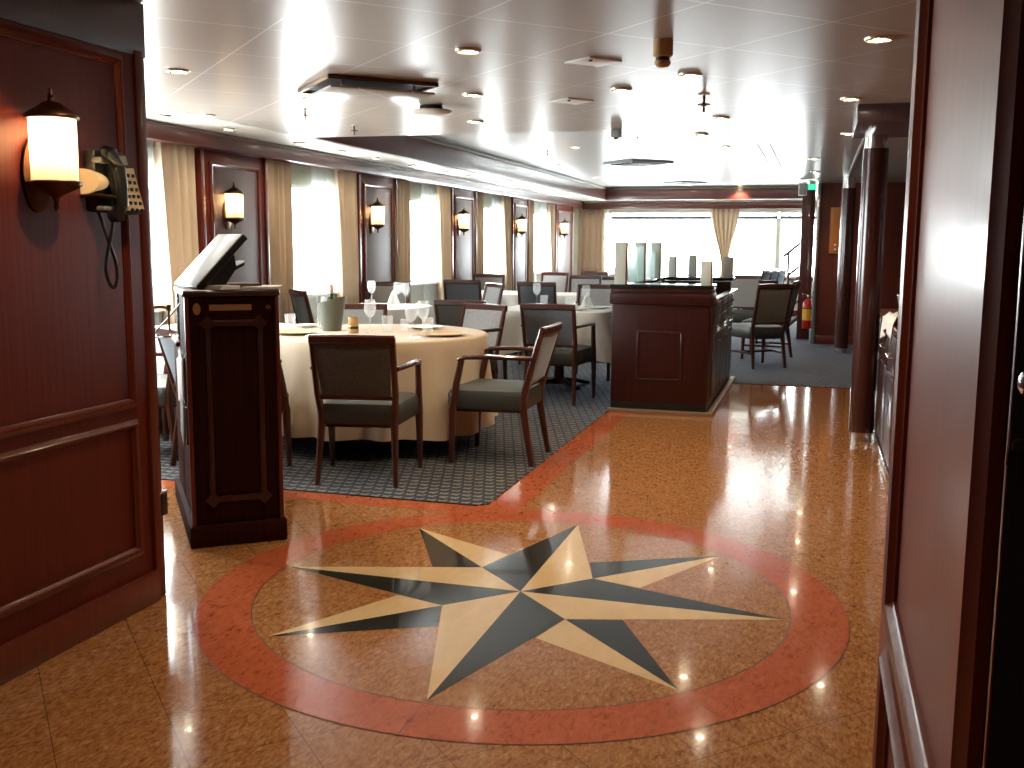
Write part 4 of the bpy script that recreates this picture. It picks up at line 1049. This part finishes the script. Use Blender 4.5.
bm=bmesh.new(); box(bm,-.06,.05,-.06,.06,-.175,-.012,.008); finish('cabinet',bm,'white',t)
bm=bmesh.new(); box(bm,-.05,.04,-.064,-.059,-.165,-.02,.002); finish('grille',bm,'grey_plastic',t)
bm=bmesh.new(); lathe(bm,[(.02,-.013),(.02,-.0005)],seg=12); finish('mount',bm,'chrome',t)
t=thing('exit_sign','small green emergency sign under the ceiling beside the white loudspeaker','sign',(-.115,14.52,H-.055))
bm=bmesh.new(); box(bm,-.055,.055,-.012,.012,-.04,.035,.004); finish('panel',bm,'green_sign',t)
bm=bmesh.new(); box(bm,-.006,.006,-.006,.006,.034,.0545); finish('hanger',bm,'chrome',t)
t=thing('notice_board','orange wooden board with two round knobs on the dark bulkhead','board',(.24,14.6,1.55))
bm=bmesh.new(); box(bm,-.10,.12,-.03,0,-.31,.31,.006); finish('board',bm,'orange',t)
for z in (-.19,-.25):
    bm=bmesh.new(); rings=[[(-.02+r*math.cos(a),y,z+r*math.sin(a)) for a in [2*PI*i/14 for i in range(14)]] for y,r in ((-.03,.014),(-.045,.016),(-.05,.010))]; ring_loft(bm,rings); finish('knob',bm,'white',t)
t=thing('stair_railing','slanted steel stair railing beside the stern windows','railing',(0,16,0))
def rl(x0,z0,x1,z1,r,nm):
    bm=bmesh.new(); tube(bm,[(x0,0,z0),(x1,0,z1)],r,10); finish(nm,bm,'steel',t)
rl(-.50,1.18,-.18,1.45,.022,'handrail')
for z in (.90,.74,.55,.38): rl(-.42,z,-.18,z+.20,.021,'rail')
rl(-.415,.0,-.425,1.24,.018,'post'); rl(-.18,.0,-.18,1.45,.018,'post')
rl(-.43,.10,-.18,.34,.03,'stringer')

# ------------------------------------------------------------------ daylight
w=bpy.data.worlds.new('overcast'); SC.world=w; w.use_nodes=True
bg=w.node_tree.nodes['Background']; bg.inputs[0].default_value=(.93,.97,1,1); bg.inputs[1].default_value=8.5
def portal(loc,rot,sx,sy):
    l=bpy.data.lights.new('daylight_portal','AREA'); l.shape='RECTANGLE'; l.size=sx; l.size_y=sy; l.cycles.is_portal=True
    o=bpy.data.objects.new('daylight_portal',l); COL.objects.link(o); o.location=loc; o.rotation_euler=rot
for y0,y1 in WINS: portal((WB-.03,(y0+y1)/2,1.38),(0,-PI/2,0),1.0,y1-y0)
portal((-2.05,BY-.005,1.36),(-PI/2,0,0),4.7,1.2)

SC.view_settings.view_transform='Standard'; SC.view_settings.look='None'; SC.view_settings.gamma=1; SC.view_settings.use_curve_mapping=False
SC.view_settings.exposure=1.72
SC.cycles.use_denoising=True
SC.cycles.max_bounces=10; SC.cycles.diffuse_bounces=5; SC.cycles.glossy_bounces=4; SC.cycles.transparent_max_bounces=16
SC.cycles.sample_clamp_indirect=6.0
SC.cycles.caustics_reflective=False; SC.cycles.caustics_refractive=False
